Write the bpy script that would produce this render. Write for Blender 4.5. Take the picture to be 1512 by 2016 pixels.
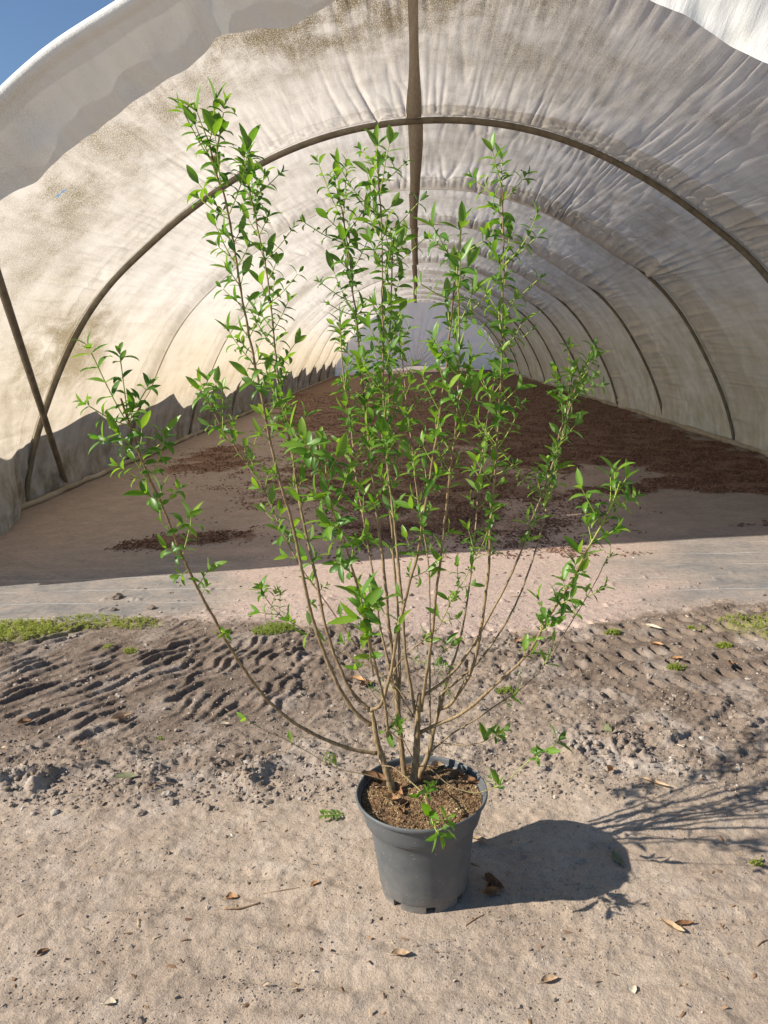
import bpy, bmesh, math, random
import numpy as np
from mathutils import Vector, Matrix

random.seed(7)
rng = np.random.default_rng(11)
for o in list(bpy.data.objects):
    bpy.data.objects.remove(o, do_unlink=True)
scene = bpy.context.scene
COL = scene.collection

# ------------------------------------------------------------------ camera
CAM_H = 1.45
PITCH, YAW, ROLL = math.radians(12.45), math.radians(2.8), math.radians(2.2)
f = Vector((0, math.cos(PITCH), -math.sin(PITCH)))
u = Vector((0, math.sin(PITCH), math.cos(PITCH)))
x = Vector((1, 0, 0))
x2 = x * math.cos(ROLL) - u * math.sin(ROLL)
u2 = u * math.cos(ROLL) + x * math.sin(ROLL)
Rz = Matrix.Rotation(YAW, 3, 'Z')
x2, u2, f = Rz @ x2, Rz @ u2, Rz @ f
cam_data = bpy.data.cameras.new('camera')
cam = bpy.data.objects.new('camera', cam_data)
COL.objects.link(cam)
m = Matrix((x2, u2, -f)).transposed().to_4x4()
m.translation = Vector((0, 0, CAM_H))
cam.matrix_world = m
cam_data.sensor_fit = 'VERTICAL'
cam_data.sensor_height = 36.0
cam_data.lens = 36.0 * 1500.0 / 2016.0
cam_data.clip_start = 0.05
cam_data.clip_end = 2000
scene.camera = cam

# ------------------------------------------------------------------ world, sun, exposure
SUN_DIR = Vector((-0.41, -0.105, 0.285)).normalized()      # towards the sun
SUN_EL = math.asin(SUN_DIR.z)
SUN_AZ = math.atan2(SUN_DIR.x, SUN_DIR.y)
world = bpy.data.worlds.new("World")
scene.world = world
world.use_nodes = True
wn = world.node_tree.nodes
sky = wn.new('ShaderNodeTexSky')
sky.sky_type = 'NISHITA'
sky.sun_disc = False
sky.sun_elevation = SUN_EL
sky.sun_rotation = SUN_AZ
sky.air_density = 1.0
sky.dust_density = 0.05
sky.ozone_density = 3.5
bg = wn['Background']
bg.inputs['Strength'].default_value = 0.074
world.node_tree.links.new(sky.outputs[0], bg.inputs['Color'])
sd = bpy.data.lights.new('sun', 'SUN')
sd.energy = 5.0
sd.angle = math.radians(0.53)
sd.color = (1.0, 0.93, 0.82)
sun = bpy.data.objects.new('sun', sd)
COL.objects.link(sun)
sun.location = (-8, -2, 8)
sun.rotation_euler = SUN_DIR.to_track_quat('Z', 'Y').to_euler()
scene.view_settings.view_transform = 'Standard'
scene.view_settings.look = 'None'
scene.view_settings.exposure = 0.70
scene.view_settings.gamma = 1.0
scene.view_settings.use_curve_mapping = False
try:
    scene.cycles.max_bounces = 10
    scene.cycles.transmission_bounces = 8
    scene.cycles.diffuse_bounces = 5
    scene.cycles.transparent_max_bounces = 8
except Exception:
    pass

# ------------------------------------------------------------------ helpers
def mesh_obj(name, V, faces, mats, parent=None, smooth=True, matidx=None, attrs=None, uv=None):
    """faces: an (n,k) array or a list of such arrays (tris / quads)"""
    me = bpy.data.meshes.new(name)
    V = np.asarray(V, dtype=np.float32).reshape(-1, 3)
    fl = faces if isinstance(faces, list) else [faces]
    fl = [np.asarray(a, dtype=np.int32) for a in fl if len(a)]
    me.vertices.add(len(V))
    me.vertices.foreach_set('co', V.ravel())
    nl = sum(a.size for a in fl)
    nf = sum(len(a) for a in fl)
    me.loops.add(nl)
    me.polygons.add(nf)
    vi = np.concatenate([a.ravel() for a in fl])
    me.loops.foreach_set('vertex_index', vi)
    tot = np.concatenate([np.full(len(a), a.shape[1], np.int32) for a in fl])
    st = np.concatenate([[0], np.cumsum(tot)[:-1]]).astype(np.int32)
    me.polygons.foreach_set('loop_start', st)
    me.polygons.foreach_set('loop_total', tot)
    if matidx is not None:
        me.polygons.foreach_set('material_index', np.asarray(matidx, np.int32))
    me.update(calc_edges=True)
    me.polygons.foreach_set('use_smooth', np.full(nf, bool(smooth)))
    if attrs:
        for k, a in attrs.items():
            at = me.attributes.new(k, 'FLOAT', 'POINT')
            at.data.foreach_set('value', np.asarray(a, np.float32).ravel())
    if uv is not None:
        ul = me.uv_layers.new(name='UVMap')
        ul.data.foreach_set('uv', np.asarray(uv, np.float32)[vi].ravel())
    me.validate()
    for mm in (mats if isinstance(mats, (list, tuple)) else [mats]):
        me.materials.append(mm)
    o = bpy.data.objects.new(name, me)
    COL.objects.link(o)
    if parent is not None:
        o.parent = parent
    return o

def empty(name, loc=(0, 0, 0)):
    o = bpy.data.objects.new(name, None)
    o.empty_display_size = 0.1
    o.location = loc
    COL.objects.link(o)
    return o

def tag(o, label=None, cat=None, group=None, kind=None):
    if label: o['label'] = label
    if cat: o['category'] = cat
    if group: o['group'] = group
    if kind: o['kind'] = kind
    return o

def grid_faces(nu, nv, close=False):
    i = np.arange(nu - 1)[:, None] * nv
    if close:
        j = np.arange(nv)[None, :]
        j2 = (j + 1) % nv
    else:
        j = np.arange(nv - 1)[None, :]
        j2 = j + 1
    a = i + j; b = i + j2; c = i + nv + j2; d = i + nv + j
    return np.stack([a, b, c, d], -1).reshape(-1, 4)

_perm = rng.permutation(256)
_perm = np.concatenate([_perm, _perm, _perm])
_ang = rng.uniform(0, 2 * np.pi, 256)
_gx, _gy = np.cos(_ang), np.sin(_ang)
def noise(X, Y, seed=0):
    X = np.asarray(X, float) + seed * 17.37; Y = np.asarray(Y, float) + seed * 9.71
    xi = np.floor(X).astype(int); yi = np.floor(Y).astype(int)
    xf = X - xi; yf = Y - yi
    def g(ix, iy, dx, dy):
        h = _perm[(_perm[ix & 255] + iy) & 255]
        return _gx[h] * dx + _gy[h] * dy
    uu = xf ** 3 * (xf * (xf * 6 - 15) + 10); vv = yf ** 3 * (yf * (yf * 6 - 15) + 10)
    a = g(xi, yi, xf, yf); b = g(xi + 1, yi, xf - 1, yf)
    c = g(xi, yi + 1, xf, yf - 1); d = g(xi + 1, yi + 1, xf - 1, yf - 1)
    return 1.5 * ((a + (b - a) * uu) * (1 - vv) + (c + (d - c) * uu) * vv)
def fbm(X, Y, oct=4, seed=0, gain=.5):
    s = 0; a = 1
    for i in range(oct):
        s = s + a * noise(X * 2 ** i, Y * 2 ** i, seed + i * 3.1); a *= gain
    return s
def ss(a, b, v):
    t = np.clip((v - a) / (b - a), 0, 1)
    return t * t * (3 - 2 * t)

def poly_dist(px, py, poly):
    """signed distance to a polygon, positive inside"""
    P = np.array(poly, float); n = len(P)
    best = np.full(px.shape, 1e9); ins = np.zeros(px.shape, bool)
    for i in range(n):
        a = P[i]; b = P[(i + 1) % n]
        d = b - a; L = d @ d
        t = np.clip(((px - a[0]) * d[0] + (py - a[1]) * d[1]) / L, 0, 1)
        best = np.minimum(best, (px - a[0] - t * d[0]) ** 2 + (py - a[1] - t * d[1]) ** 2)
        c = ((a[1] > py) != (b[1] > py)) & (px < (b[0] - a[0]) * (py - a[1]) / (b[1] - a[1] + 1e-12) + a[0])
        ins ^= c
    return np.where(ins, np.sqrt(best), -np.sqrt(best))

# ------------------------------------------------------------------ materials
class NT:
    def __init__(s, name):
        s.m = bpy.data.materials.new(name)
        s.m.use_nodes = True
        s.t = s.m.node_tree; s.n = s.t.nodes; s.l = s.t.links
        s.bsdf = s.n.get('Principled BSDF'); s.out = s.n.get('Material Output')
    def node(s, ty, **kw):
        n = s.n.new(ty)
        for k, v in kw.items():
            if k.startswith('i_'):
                n.inputs[k[2:].replace('_', ' ')].default_value = v
            else:
                setattr(n, k, v)
        return n
    def link(s, a, b): s.l.new(a, b)
    def noise(s, scale, detail=4, rough=.55, vec=None, dist=0):
        n = s.node('ShaderNodeTexNoise', i_Scale=scale, i_Detail=detail, i_Roughness=rough, i_Distortion=dist)
        if vec is not None: s.link(vec, n.inputs['Vector'])
        return n.outputs['Fac']
    def ramp(s, fac, stops):
        r = s.node('ShaderNodeValToRGB')
        el = r.color_ramp.elements
        while len(el) < len(stops): el.new(.5)
        for e, (p, c) in zip(el, stops):
            e.position = p; e.color = (c, c, c, 1) if not isinstance(c, (tuple, list)) else (*c, 1)
        s.link(fac, r.inputs[0])
        return r.outputs[0]
    def mix(s, fac, a, b, mode='MIX'):
        n = s.node('ShaderNodeMix', data_type='RGBA', blend_type=mode)
        for v, i in ((fac, n.inputs[0]), (a, n.inputs[6]), (b, n.inputs[7])):
            if hasattr(v, 'is_linked') or hasattr(v, 'links'): s.link(v, i)
            elif isinstance(v, (tuple, list)): i.default_value = (*v, 1)
            else: i.default_value = v
        return n.outputs[2]
    def math(s, op, a, b=0.0, clamp=False):
        n = s.node('ShaderNodeMath', operation=op, use_clamp=clamp)
        for v, i in ((a, n.inputs[0]), (b, n.inputs[1])):
            if hasattr(v, 'links'): s.link(v, i)
            else: i.default_value = v
        return n.outputs[0]
    def compare(s, a, v, eps):
        n = s.node('ShaderNodeMath', operation='COMPARE'); s.link(a, n.inputs[0]); n.inputs[1].default_value = v; n.inputs[2].default_value = eps
        return n.outputs[0]
    def attr(s, name):
        return s.node('ShaderNodeAttribute', attribute_name=name).outputs['Fac']
    def mapping(s, vec, scale):
        n = s.node('ShaderNodeMapping')
        n.inputs['Scale'].default_value = scale
        s.link(vec, n.inputs['Vector'])
        return n.outputs[0]
    def obj(s): return s.node('ShaderNodeTexCoord').outputs['Object']
    def uv(s): return s.node('ShaderNodeTexCoord').outputs['UV']
    def bump(s, h, strength=.5, dist=.01, normal=None):
        b = s.node('ShaderNodeBump')
        b.inputs['Strength'].default_value = strength
        b.inputs['Distance'].default_value = dist
        s.link(h, b.inputs['Height'])
        if normal is not None: s.link(normal, b.inputs['Normal'])
        return b.outputs[0]
    def set(s, **kw):
        for k, v in kw.items():
            i = s.bsdf.inputs[k.replace('_', ' ')]
            if hasattr(v, 'links'): s.link(v, i)
            elif isinstance(v, (tuple, list)) and len(v) == 3: i.default_value = (*v, 1)
            else: i.default_value = v
        return s.m

def mat_ground():
    t = NT('ground_soil')
    P = t.obj()
    fine = t.noise(190, 5, .65, P); mid = t.noise(28, 6, .62, P); big = t.noise(1.7, 5, .6, P); patch = t.noise(6, 5, .6, P, .6)
    soil = t.mix(t.ramp(big, [(.35, 0.0), (.65, 1.0)]), (.425, .338, .262), (.335, .262, .202))
    soil = t.mix(t.ramp(patch, [(.48, 0.), (.66, .45)]), soil, (.50, .42, .35))
    mud = t.mix(t.ramp(patch, [(.4, 0.), (.62, 1.)]), (.145, .109, .084), (.225, .173, .135))
    c = t.mix(t.attr('mud'), soil, mud)
    c = t.mix(t.attr('crust'), c, (.50, .44, .39))
    pink = t.mix(t.ramp(patch, [(.4, 0.), (.62, 1.)]), (.50, .375, .325), (.43, .325, .28))
    c = t.mix(t.attr('dust'), c, pink)
    # woven ground fabric
    wv = t.mapping(P, (24, 420, 1))
    weave = t.noise(1.0, 2, .5, wv)
    fab = t.mix(t.ramp(weave, [(.4, 0.), (.6, 1.)]), (.165, .158, .152), (.215, .204, .194))
    fab = t.mix(t.ramp(t.noise(3.0, 8, .72, t.mapping(P, (1.0, 1.5, 1))), [(.40, 0.), (.68, .85)]), fab, (.36, .30, .25))
    sep = t.node('ShaderNodeSeparateXYZ'); t.link(P, sep.inputs[0])
    ln = t.math('FRACT', t.math('MULTIPLY', sep.outputs[1], 4.0))
    line = t.math('MULTIPLY', t.math('LESS_THAN', ln, .022), t.ramp(t.noise(2.5, 2, .5, P), [(.42, 0.), (.5, .75)]))
    fab = t.mix(t.attr('worn'), fab, t.mix(t.ramp(patch, [(.35, 0.), (.65, 1.)]), (.27, .215, .18), (.34, .27, .225)))
    fab = t.mix(t.math('MULTIPLY', line, t.math('SUBTRACT', 1.0, t.attr('worn'))), fab, (.55, .56, .56))
    c = t.mix(t.attr('fabric'), c, fab)
    mulch = t.mix(t.ramp(t.noise(70, 4, .7, P), [(.35, 0.), (.65, 1.)]), (.12, .074, .053), (.25, .160, .115))
    mm = t.ramp(t.math('ADD', t.attr('mulch'), t.math('MULTIPLY', t.math('SUBTRACT', t.noise(55, 5, .75, P), .5), 1.5)), [(.42, 0.), (.55, 1.)])
    c = t.mix(mm, c, mulch)
    moss = t.ramp(t.math('ADD', t.attr('moss'), t.math('MULTIPLY', t.math('SUBTRACT', t.noise(40, 4, .7, P), .5), 1.6)), [(.5, 0.), (.75, .75)])
    c = t.mix(moss, c, (.24, .23, .085))
    c = t.mix(t.ramp(mid, [(.35, .55), (.55, 0.)]), c, (.13, .10, .08), 'MULTIPLY') if False else c
    c = t.mix(.6, c, t.ramp(fine, [(.30, .35), (.45, .92), (.58, 1.08), (.75, 1.5)]), 'MULTIPLY')
    c = t.mix(.5, c, t.ramp(mid, [(.3, .5), (.46, 1.), (.7, 1.2)]), 'MULTIPLY')
    nfab = t.math('SUBTRACT', 1.0, t.math('MULTIPLY', t.attr('fabric'), .82))
    h = t.math('MULTIPLY', t.math('ADD', t.math('MULTIPLY', mid, 1.0), t.math('MULTIPLY', fine, .35)), nfab)
    nrm = t.bump(h, .7, .013)
    nrm = t.bump(t.noise(420, 3, .7, P), .5, .003, nrm)
    return t.set(Base_Color=c, Roughness=.93, Normal=nrm, Specular_IOR_Level=.15)

def mat_cover(name='cover_cloth', clean=.0, thin=.46, tint=(.84, .805, .765), stain=1.0):
    t = NT(name)
    U = t.uv()
    big = t.noise(.55, 5, .62, U, .1)
    blot = t.noise(2.4, 6, .68, t.mapping(U, (1, 1.3, 1)), .1)
    streak = t.noise(1.0, 6, .68, t.mapping(U, (9, .9, 1)))
    speck = t.noise(1.0, 5, .72, t.mapping(U, (170, 75, 1)), .5)
    low = t.attr('low')          # 1 near the ground
    m1 = t.math('ADD', t.ramp(big, [(.47, 0.), (.66, .5)]), t.ramp(blot, [(.50, 0.), (.72, .36)]))
    m1 = t.math('ADD', m1, t.ramp(streak, [(.50, 0.), (.78, .40)]))
    m1 = t.math('ADD', m1, t.math('MULTIPLY', t.attr('dirt'), t.ramp(t.noise(3.2, 5, .7, t.mapping(U, (1, .6, 1)), .2), [(.38, .15), (.60, 1.5)])))
    m2 = t.math('MULTIPLY', m1, t.ramp(speck, [(.36, .0), (.62, 1.15)]), True)
    m2 = t.math('MULTIPLY', m2, stain)
    base = t.mix(m2, tint, (.27, .215, .12))
    base = t.mix(t.math('MULTIPLY', t.ramp(blot, [(.36, .18), (.62, 1.)]), t.math('MULTIPLY', low, .85)), base, (.27, .225, .125))
    base = t.mix(t.math('MULTIPLY', t.attr('warm'), .62), base, (.80, .66, .42))
    # seam: one stitched line and a doubled strip before each hoop
    base = t.mix(t.math('MULTIPLY', t.compare(t.attr('seam'), .33, .0045), .6), base, (.30, .27, .22))
    dbl = t.attr('double')
    base2 = t.mix(t.math('MULTIPLY', dbl, .42), base, (.52, .455, .345))
    cr = t.node('ShaderNodeTexWave', i_Scale=38.0, i_Distortion=9.0, i_Detail=3.0, i_Detail_Scale=2.2)
    cr.bands_direction = 'Y'
    t.link(U, cr.inputs['Vector'])
    nrm = t.bump(t.math('ADD', t.math('MULTIPLY', cr.outputs['Fac'], .5), speck), .30, .004)
    nrm = t.bump(t.noise(5, 4, .6, t.mapping(U, (2.2, .25, 1))), .30, .03, nrm)
    d = t.node('ShaderNodeBsdfDiffuse'); tr = t.node('ShaderNodeBsdfTranslucent')
    for b in (d, tr):
        t.link(base2, b.inputs['Color']); t.link(nrm, b.inputs['Normal'])
    tc = t.mix(1.0, base2, (1.0, .97, .93), 'MULTIPLY'); t.link(tc, tr.inputs['Color'])
    fac = t.math('SUBTRACT', thin, t.math('MULTIPLY', dbl, .08))
    fac = t.math('SUBTRACT', fac, t.math('MULTIPLY', m2, .10))
    mx = t.node('ShaderNodeMixShader'); t.link(fac, mx.inputs[0])
    t.link(d.outputs[0], mx.inputs[1]); t.link(tr.outputs[0], mx.inputs[2])
    t.link(mx.outputs[0], t.out.inputs['Surface'])
    return t.m

def mat_plain(name, c1, c2, scale=20, rough=.6, bump=.3, bd=.003, spec=.3, stretch=(1, 1, 1), metallic=0):
    t = NT(name)
    P = t.mapping(t.obj(), stretch)
    n = t.noise(scale, 5, .65, P)
    c = t.mix(t.ramp(n, [(.35, 0.), (.65, 1.)]), c1, c2)
    return t.set(Base_Color=c, Roughness=rough, Normal=t.bump(n, bump, bd), Specular_IOR_Level=spec, Metallic=metallic)

def mat_attr(name, stops, rough=.8, bumpscale=60, bd=.002, transl=0, spec=.3):
    t = NT(name)
    n = t.noise(bumpscale, 4, .65, t.obj())
    a = t.math('ADD', t.attr('tone'), t.math('MULTIPLY', t.math('SUBTRACT', n, .5), .5), True)
    c = t.ramp(a, stops)
    t.set(Base_Color=c, Roughness=rough, Normal=t.bump(n, .4, bd), Specular_IOR_Level=spec)
    if transl:
        tr = t.node('ShaderNodeBsdfTranslucent'); t.link(c, tr.inputs[0])
        mx = t.node('ShaderNodeMixShader'); mx.inputs[0].default_value = transl
        t.link(t.bsdf.outputs[0], mx.inputs[1]); t.link(tr.outputs[0], mx.inputs[2])
        t.link(mx.outputs[0], t.out.inputs['Surface'])
    return t.m

def mat_leaf(name='leaf_green', hue=0):
    t = NT(name)
    tone = t.attr('tone')     # 0 = old dark leaf, 1 = young tip leaf
    rib = t.attr('rib')
    n = t.noise(90, 3, .6, t.obj())
    a = t.math('ADD', tone, t.math('MULTIPLY', t.math('SUBTRACT', n, .5), .25), True)
    c = t.ramp(a, [(0., (.018, .066, .009)), (.45, (.040, .130, .010)), (.8, (.115, .24, .014)), (1., (.26, .39, .028))] if not hue else [(0., (.08, .13, .018)), (.5, (.22, .27, .035)), (1., (.42, .42, .075))])
    c = t.mix(t.math('MULTIPLY', rib, .45), c, (.22, .36, .08))
    geo = t.node('ShaderNodeNewGeometry')
    under = t.mix(.5, c, (.20, .30, .13))
    c2 = t.mix(geo.outputs['Backfacing'], c, under)
    t.set(Base_Color=c2, Roughness=.42, Specular_IOR_Level=.45, Normal=t.bump(n, .25, .001))
    tr = t.node('ShaderNodeBsdfTranslucent')
    tc = t.ramp(a, [(0., (.07, .19, .008)), (.5, (.15, .36, .008)), (1., (.36, .58, .02))] if not hue else [(0., (.15, .22, .02)), (1., (.50, .55, .06))])
    t.link(tc, tr.inputs[0])
    mx = t.node('ShaderNodeMixShader'); mx.inputs[0].default_value = .42
    t.link(t.bsdf.outputs[0], mx.inputs[1]); t.link(tr.outputs[0], mx.inputs[2])
    t.link(mx.outputs[0], t.out.inputs['Surface'])
    return t.m

def mat_bark():
    t = NT('stem_bark')
    n = t.noise(1.0, 5, .65, t.mapping(t.obj(), (220, 220, 45)))
    tone = t.attr('tone')     # 0 woody brown, 1 green young
    br = t.mix(t.ramp(n, [(.38, 0.), (.62, 1.)]), (.150, .098, .050), (.33, .245, .135))
    dk = t.mix(n, (.15, .075, .045), (.24, .13, .075))
    br = t.mix(t.attr('dark'), br, dk)
    c = t.mix(tone, br, (.36, .46, .08))
    return t.set(Base_Color=c, Roughness=.62, Specular_IOR_Level=.3, Normal=t.bump(n, .5, .0015))

M_GROUND = mat_ground()
M_COVER = mat_cover()
M_COVER_FRONT = mat_cover('cover_cloth_front', thin=.46, tint=(.84, .80, .75), stain=1.0)
M_FLAP = mat_cover('flap_cloth', thin=.10, tint=(.80, .79, .75), stain=.55)
M_END = mat_cover('end_cloth', thin=.65, tint=(.93, .92, .94), stain=.3)
M_PIPE = mat_plain('pipe_weathered', (.14, .12, .082), (.24, .21, .155), 9, .55, .3, .002, .3, (1, 1, 1))
M_STRAP = mat_plain('strap_cloth', (.46, .41, .32), (.60, .55, .45), 14, .9, .4, .003, .1, (6, .6, 1))
M_POT = None

# ------------------------------------------------------------------ ground
A_MULCH = [(-4.95, 41.79), (4.3, 41.65), (4.1, 29.98), (4.2, 17.92), (4.06, 12.2), (3.96, 8.75), (3.5, 7.2), (3.08, 6.75), (2.87, 7.01), (2.43, 7.23), (2.01, 7.09), (1.49, 7.3), (1.31, 8.36), (0.85, 9.39), (0.54, 10.64), (-0.19, 12.02), (-1.61, 13.13), (-2.74, 13.45), (-3.67, 21.08), (-3.98, 27.21)]
B_MULCH = [(-2.03, 15.0), (-2.26, 10.27), (-1.96, 7.83), (-1.26, 6.85), (-0.55, 5.36), (1.05, 5.14), (1.49, 6.29), (1.61, 7.41), (0.64, 12.48)]
C_MULCH = [(-3.28, 9.13), (-3.31, 11.0), (-3.04, 11.73), (-2.34, 11.05), (-2.25, 9.6), (-2.58, 8.89)]
D_MULCH = [(-2.37, 5.51), (-2.11, 5.95), (-1.79, 6.03), (-1.32, 5.82), (-1.38, 5.51), (-1.99, 5.36)]
E_BARE = [(1.5, 8.17), (1.85, 8.8), (2.61, 8.47), (2.54, 7.89), (1.89, 7.37), (1.4, 7.37)]
G_MULCH = [(2.35, 5.73), (2.9, 5.97), (2.8, 5.6)]
def mulch_density(X, Y):
    n = fbm(X * 1.6, Y * 1.6, 4, 41) * .35 + fbm(X * 7, Y * 7, 3, 43) * .08
    d = np.minimum(ss(-.12, .12, poly_dist(X, Y, A_MULCH) + n), 1)
    d = np.maximum(d, .62 * ss(-.6, .9, poly_dist(X, Y, B_MULCH) + n * 1.6))
    d = np.maximum(d, .85 * ss(-.4, .45, poly_dist(X, Y, C_MULCH) + n))
    d = np.maximum(d, .80 * ss(-.06, .16, poly_dist(X, Y, D_MULCH) + n * .5))
    d = np.maximum(d, .75 * ss(-.05, .1, poly_dist(X, Y, G_MULCH) + n * .3))
    return d * (1 - .95 * ss(-.04, .08, poly_dist(X, Y, E_BARE) + n * .35))

def axis_pts(segs):
    out = []
    for a, b, st in segs:
        n = max(2, int(round((b - a) / st)))
        out.append(np.linspace(a, b, n, endpoint=False))
    return np.concatenate(out + [[segs[-1][1]]])
GX = axis_pts([(-400, -60, 20), (-60, -12, 3), (-12, -4.6, .4), (-4.6, -2.6, .05), (-2.6, -2.0, .015), (-2.0, 1.95, .0065), (1.95, 2.6, .015), (2.6, 4.8, .05), (4.8, 12, .4), (12, 60, 3), (60, 400, 20)])
GY = axis_pts([(-400, -40, 20), (-40, -4, 2), (-4, .9, .2), (.9, 1.3, .02), (1.3, 4.3, .0065), (4.3, 6.5, .02), (6.5, 14, .04), (14, 42, .12), (42, 60, 1), (60, 400, 20)])

def band(v, a, b, s):
    return ss(a - s, a + s, v) * (1 - ss(b - s, b + s, v))
def lug_profile(ph):
    fr = ph - np.floor(ph)
    return np.where(fr < .62, ss(0, .5, fr), 1 - ss(.62, .74, fr))
def ground_height(X, Y):
    h = .010 * fbm(X * .9, Y * .9, 3, 1) * ss(1.2, 4, Y + 0 * X)
    rough = .0022 * fbm(X * 14, Y * 14, 4, 5) + .0012 * fbm(X * 60, Y * 60, 3, 8)
    edge = 3.95 + .10 * fbm(X * 1.3, Y * 0 + 3, 3, 12) - .28 * np.exp(-((X - .3) / .9) ** 2)
    zone = ss(2.18, 2.55, Y + .18 * fbm(X * 1.6, Y * 1.6, 3, 21)) * (1 - ss(-.10, .08, Y - edge + .10 * fbm(X * 4, Y * 4, 3, 22)))
    inner = 1 - ss(3.9, 4.2, Y)
    h = h + rough * (.25 + .75 * inner)
    # general churn
    churn = fbm(X * 5, Y * 5, 5, 31, .6)
    lugz = np.maximum(band(X + .35 * (Y - 3.3), -2.6, -.6, .15) * band(Y, 2.62, 3.9, .1), band(X, .75, 2.3, .15) * band(Y, 2.95, 3.85, .1))
    h = h + zone * (1 - .62 * lugz) * (.011 * churn + .005 * np.abs(fbm(X * 15, Y * 15, 4, 33, .65)) + .002 * noise(X * 45, Y * 45, 35))
    fl = np.clip(fbm(X * 8 + Y * 3, Y * 14, 4, 37, .6), -.4, .5)
    h = h + zone * (1 - .8 * lugz) * .010 * ss(-.02, .06, fl - .05)
    # left lug marks, running up to the right
    warp = .035 * fbm(X * 2.6, Y * 2.6, 3, 51) + .012 * noise(X * 11, Y * 11, 52) + .006 * noise(X * 34, Y * 34, 53)
    q = X * .80 - Y * .60 + warp
    lg = lug_profile(q / .080)
    amp = band(X + .35 * (Y - 3.3), -2.6, -1.02, .10) * band(Y, 2.62, 3.92, .09)
    amp = amp * ss(-.50, .05, fbm(X * 2.3, Y * 2.3, 3, 55)) * (.35 + .65 * ss(-.45, .0, fbm(X * 5, Y * 5, 3, 56)))
    h = h + amp * (.021 * lg * (.85 + .7 * noise(X * 5, Y * 5, 54)) - .010)
    # steep wavy lugs left of the pot
    q2 = X * .93 - Y * .30 + .012 * np.sin(Y * 30 + 3 * noise(X * 4, Y * 4, 57)) + .02 * fbm(X * 5, Y * 5, 2, 58)
    amp2 = band(X + .15 * (Y - 3.2), -1.10, -.50, .06) * band(Y, 2.78, 3.68, .08) * ss(-.5, .0, fbm(X * 3.1, Y * 3.1, 2, 59))
    h = h + amp2 * (.017 * lug_profile(q2 / .062) * (.7 + .9 * noise(X * 9, Y * 9, 60)) - .008)
    # right side: rows of small pits
    a = X * .95 + Y * .45; b = -X * .30 + Y * .95
    wa = .018 * fbm(X * 5, Y * 5, 2, 61)
    row = np.floor((b + wa) / .155)
    pa = (a + wa + row * .043) / .086; pb = (b + wa) / .155
    pit = np.exp(-(((pa - np.floor(pa)) - .5) ** 2) / .060 - (((pb - np.floor(pb)) - .5) ** 2) / .075)
    amp3 = band(X, .72, 2.4, .10) * band(Y - .12 * (X - 1.2), 2.95, 3.80, .08) * ss(-.7, -.3, fbm(X * 3, Y * 3, 3, 63))
    h = h - amp3 * .060 * ss(.22, .45, pit) + amp3 * .010
    # pressed wheel tracks of small pits in the middle
    amp4 = band(X, -.75, .75, .1) * band(Y, 3.05, 3.75, .1)
    pt = np.clip(noise(X * 21, Y * 15, 71) - .28, 0, 1)
    h = h - amp4 * .05 * pt
    # crumbly ridges at the near edge of the mud
    rl = np.exp(-((Y - (2.40 + .10 * (X + .3) + .05 * noise(X * 2, X * 0, 81))) / .085) ** 2)
    keep = ss(-.15, .25, fbm(X * 3.2, Y * 2, 3, 82)) * (.35 + .65 * (band(X, -1.6, -.45, .15) + band(X, .22, .85, .12)))
    h = h + rl * keep * (.018 + .030 * np.abs(fbm(X * 15, Y * 15, 4, 83, .62)))
    # diagonal step lines right of the pot
    for (ax, ay, L, an) in ((.62, 2.62, .42, .50), (1.02, 2.66, .45, .72), (-1.25, 2.42, .5, .5), (-.2, 2.85, .5, .35), (1.35, 2.75, .4, .6)):
        dx, dy = math.cos(an), math.sin(an)
        al = (X - ax) * dx + (Y - ay) * dy; ac = -(X - ax) * dy + (Y - ay) * dx + .012 * noise(X * 9, Y * 9, 91)
        h = h + .016 * band(al, -L / 2, L / 2, .05) * ss(-.012, .0, ac) * np.exp(-np.maximum(ac, 0) / .09)
    # near field: faint ripples
    near = 1 - ss(2.1, 2.5, Y)
    r1 = noise(X * 1.6, Y * 17 + 2.0 * noise(X * .8, Y * .8, 95), 96)
    h = h + near * .011 * r1 * ss(-.2, .4, fbm(X * 1.2, Y * 1.2, 2, 97) + .3 * band(Y, 1.6, 2.05, .1))
    h = h + near * (.007 * np.clip(fbm(X * 9, Y * 15, 4, 98, .6) - .15, 0, 1) + .0015 * fbm(X * 22, Y * 30, 3, 99, .6))
    h = h + near * .004 * fbm(X * 3, Y * 3.5, 2, 100)
    # fall of clods over the fabric near the edge
    ed = band(Y, 3.75, 4.6, .2) * band(X, -2.2, 2.0, .3)
    h = h + ed * .03 * np.clip(fbm(X * 9, Y * 9, 3, 101) - .62, 0, .6)
    # pot stands level
    dpot = np.hypot(X + .018, Y - 1.825)
    h = h * ss(.12, .26, dpot)
    # mulch heap
    return h, zone, edge
X, Y = np.meshgrid(GX, GY)
act = (np.abs(X) < 13) & (Y > -5) & (Y < 61)
Hh = np.zeros_like(X); Zn = np.zeros_like(X); Ed = np.full_like(X, 3.9)
hh, zz, ee = ground_height(X[act], Y[act])
Hh[act] = hh; Zn[act] = zz; Ed[act] = ee
mul = np.zeros_like(X)
ia = (np.abs(X) < 5) & (Y > 4.9) & (Y < 42)
mul[ia] = mulch_density(X[ia], Y[ia])
Hh += mul * (.012 + .01 * noise(X * 5, Y * 5, 111)) * (np.abs(X) < 4.4)
nse = fbm(X * 2.2, Y * 2.2, 4, 121)
cx = .12 + .05 * (Y - 4)
fade = ss(.75, 1.75, np.abs(X - .1) + .35 * nse - .10 * np.maximum(Y - 4.2, 0))
inside = ss(-.06, .06, Y - Ed + .06 * fbm(X * 5, Y * 5, 3, 123))
inside = inside * (np.abs(X) < 4.35)
fabric = inside * np.maximum(fade, .15 + .3 * ss(5.4, 7, Y))
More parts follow.
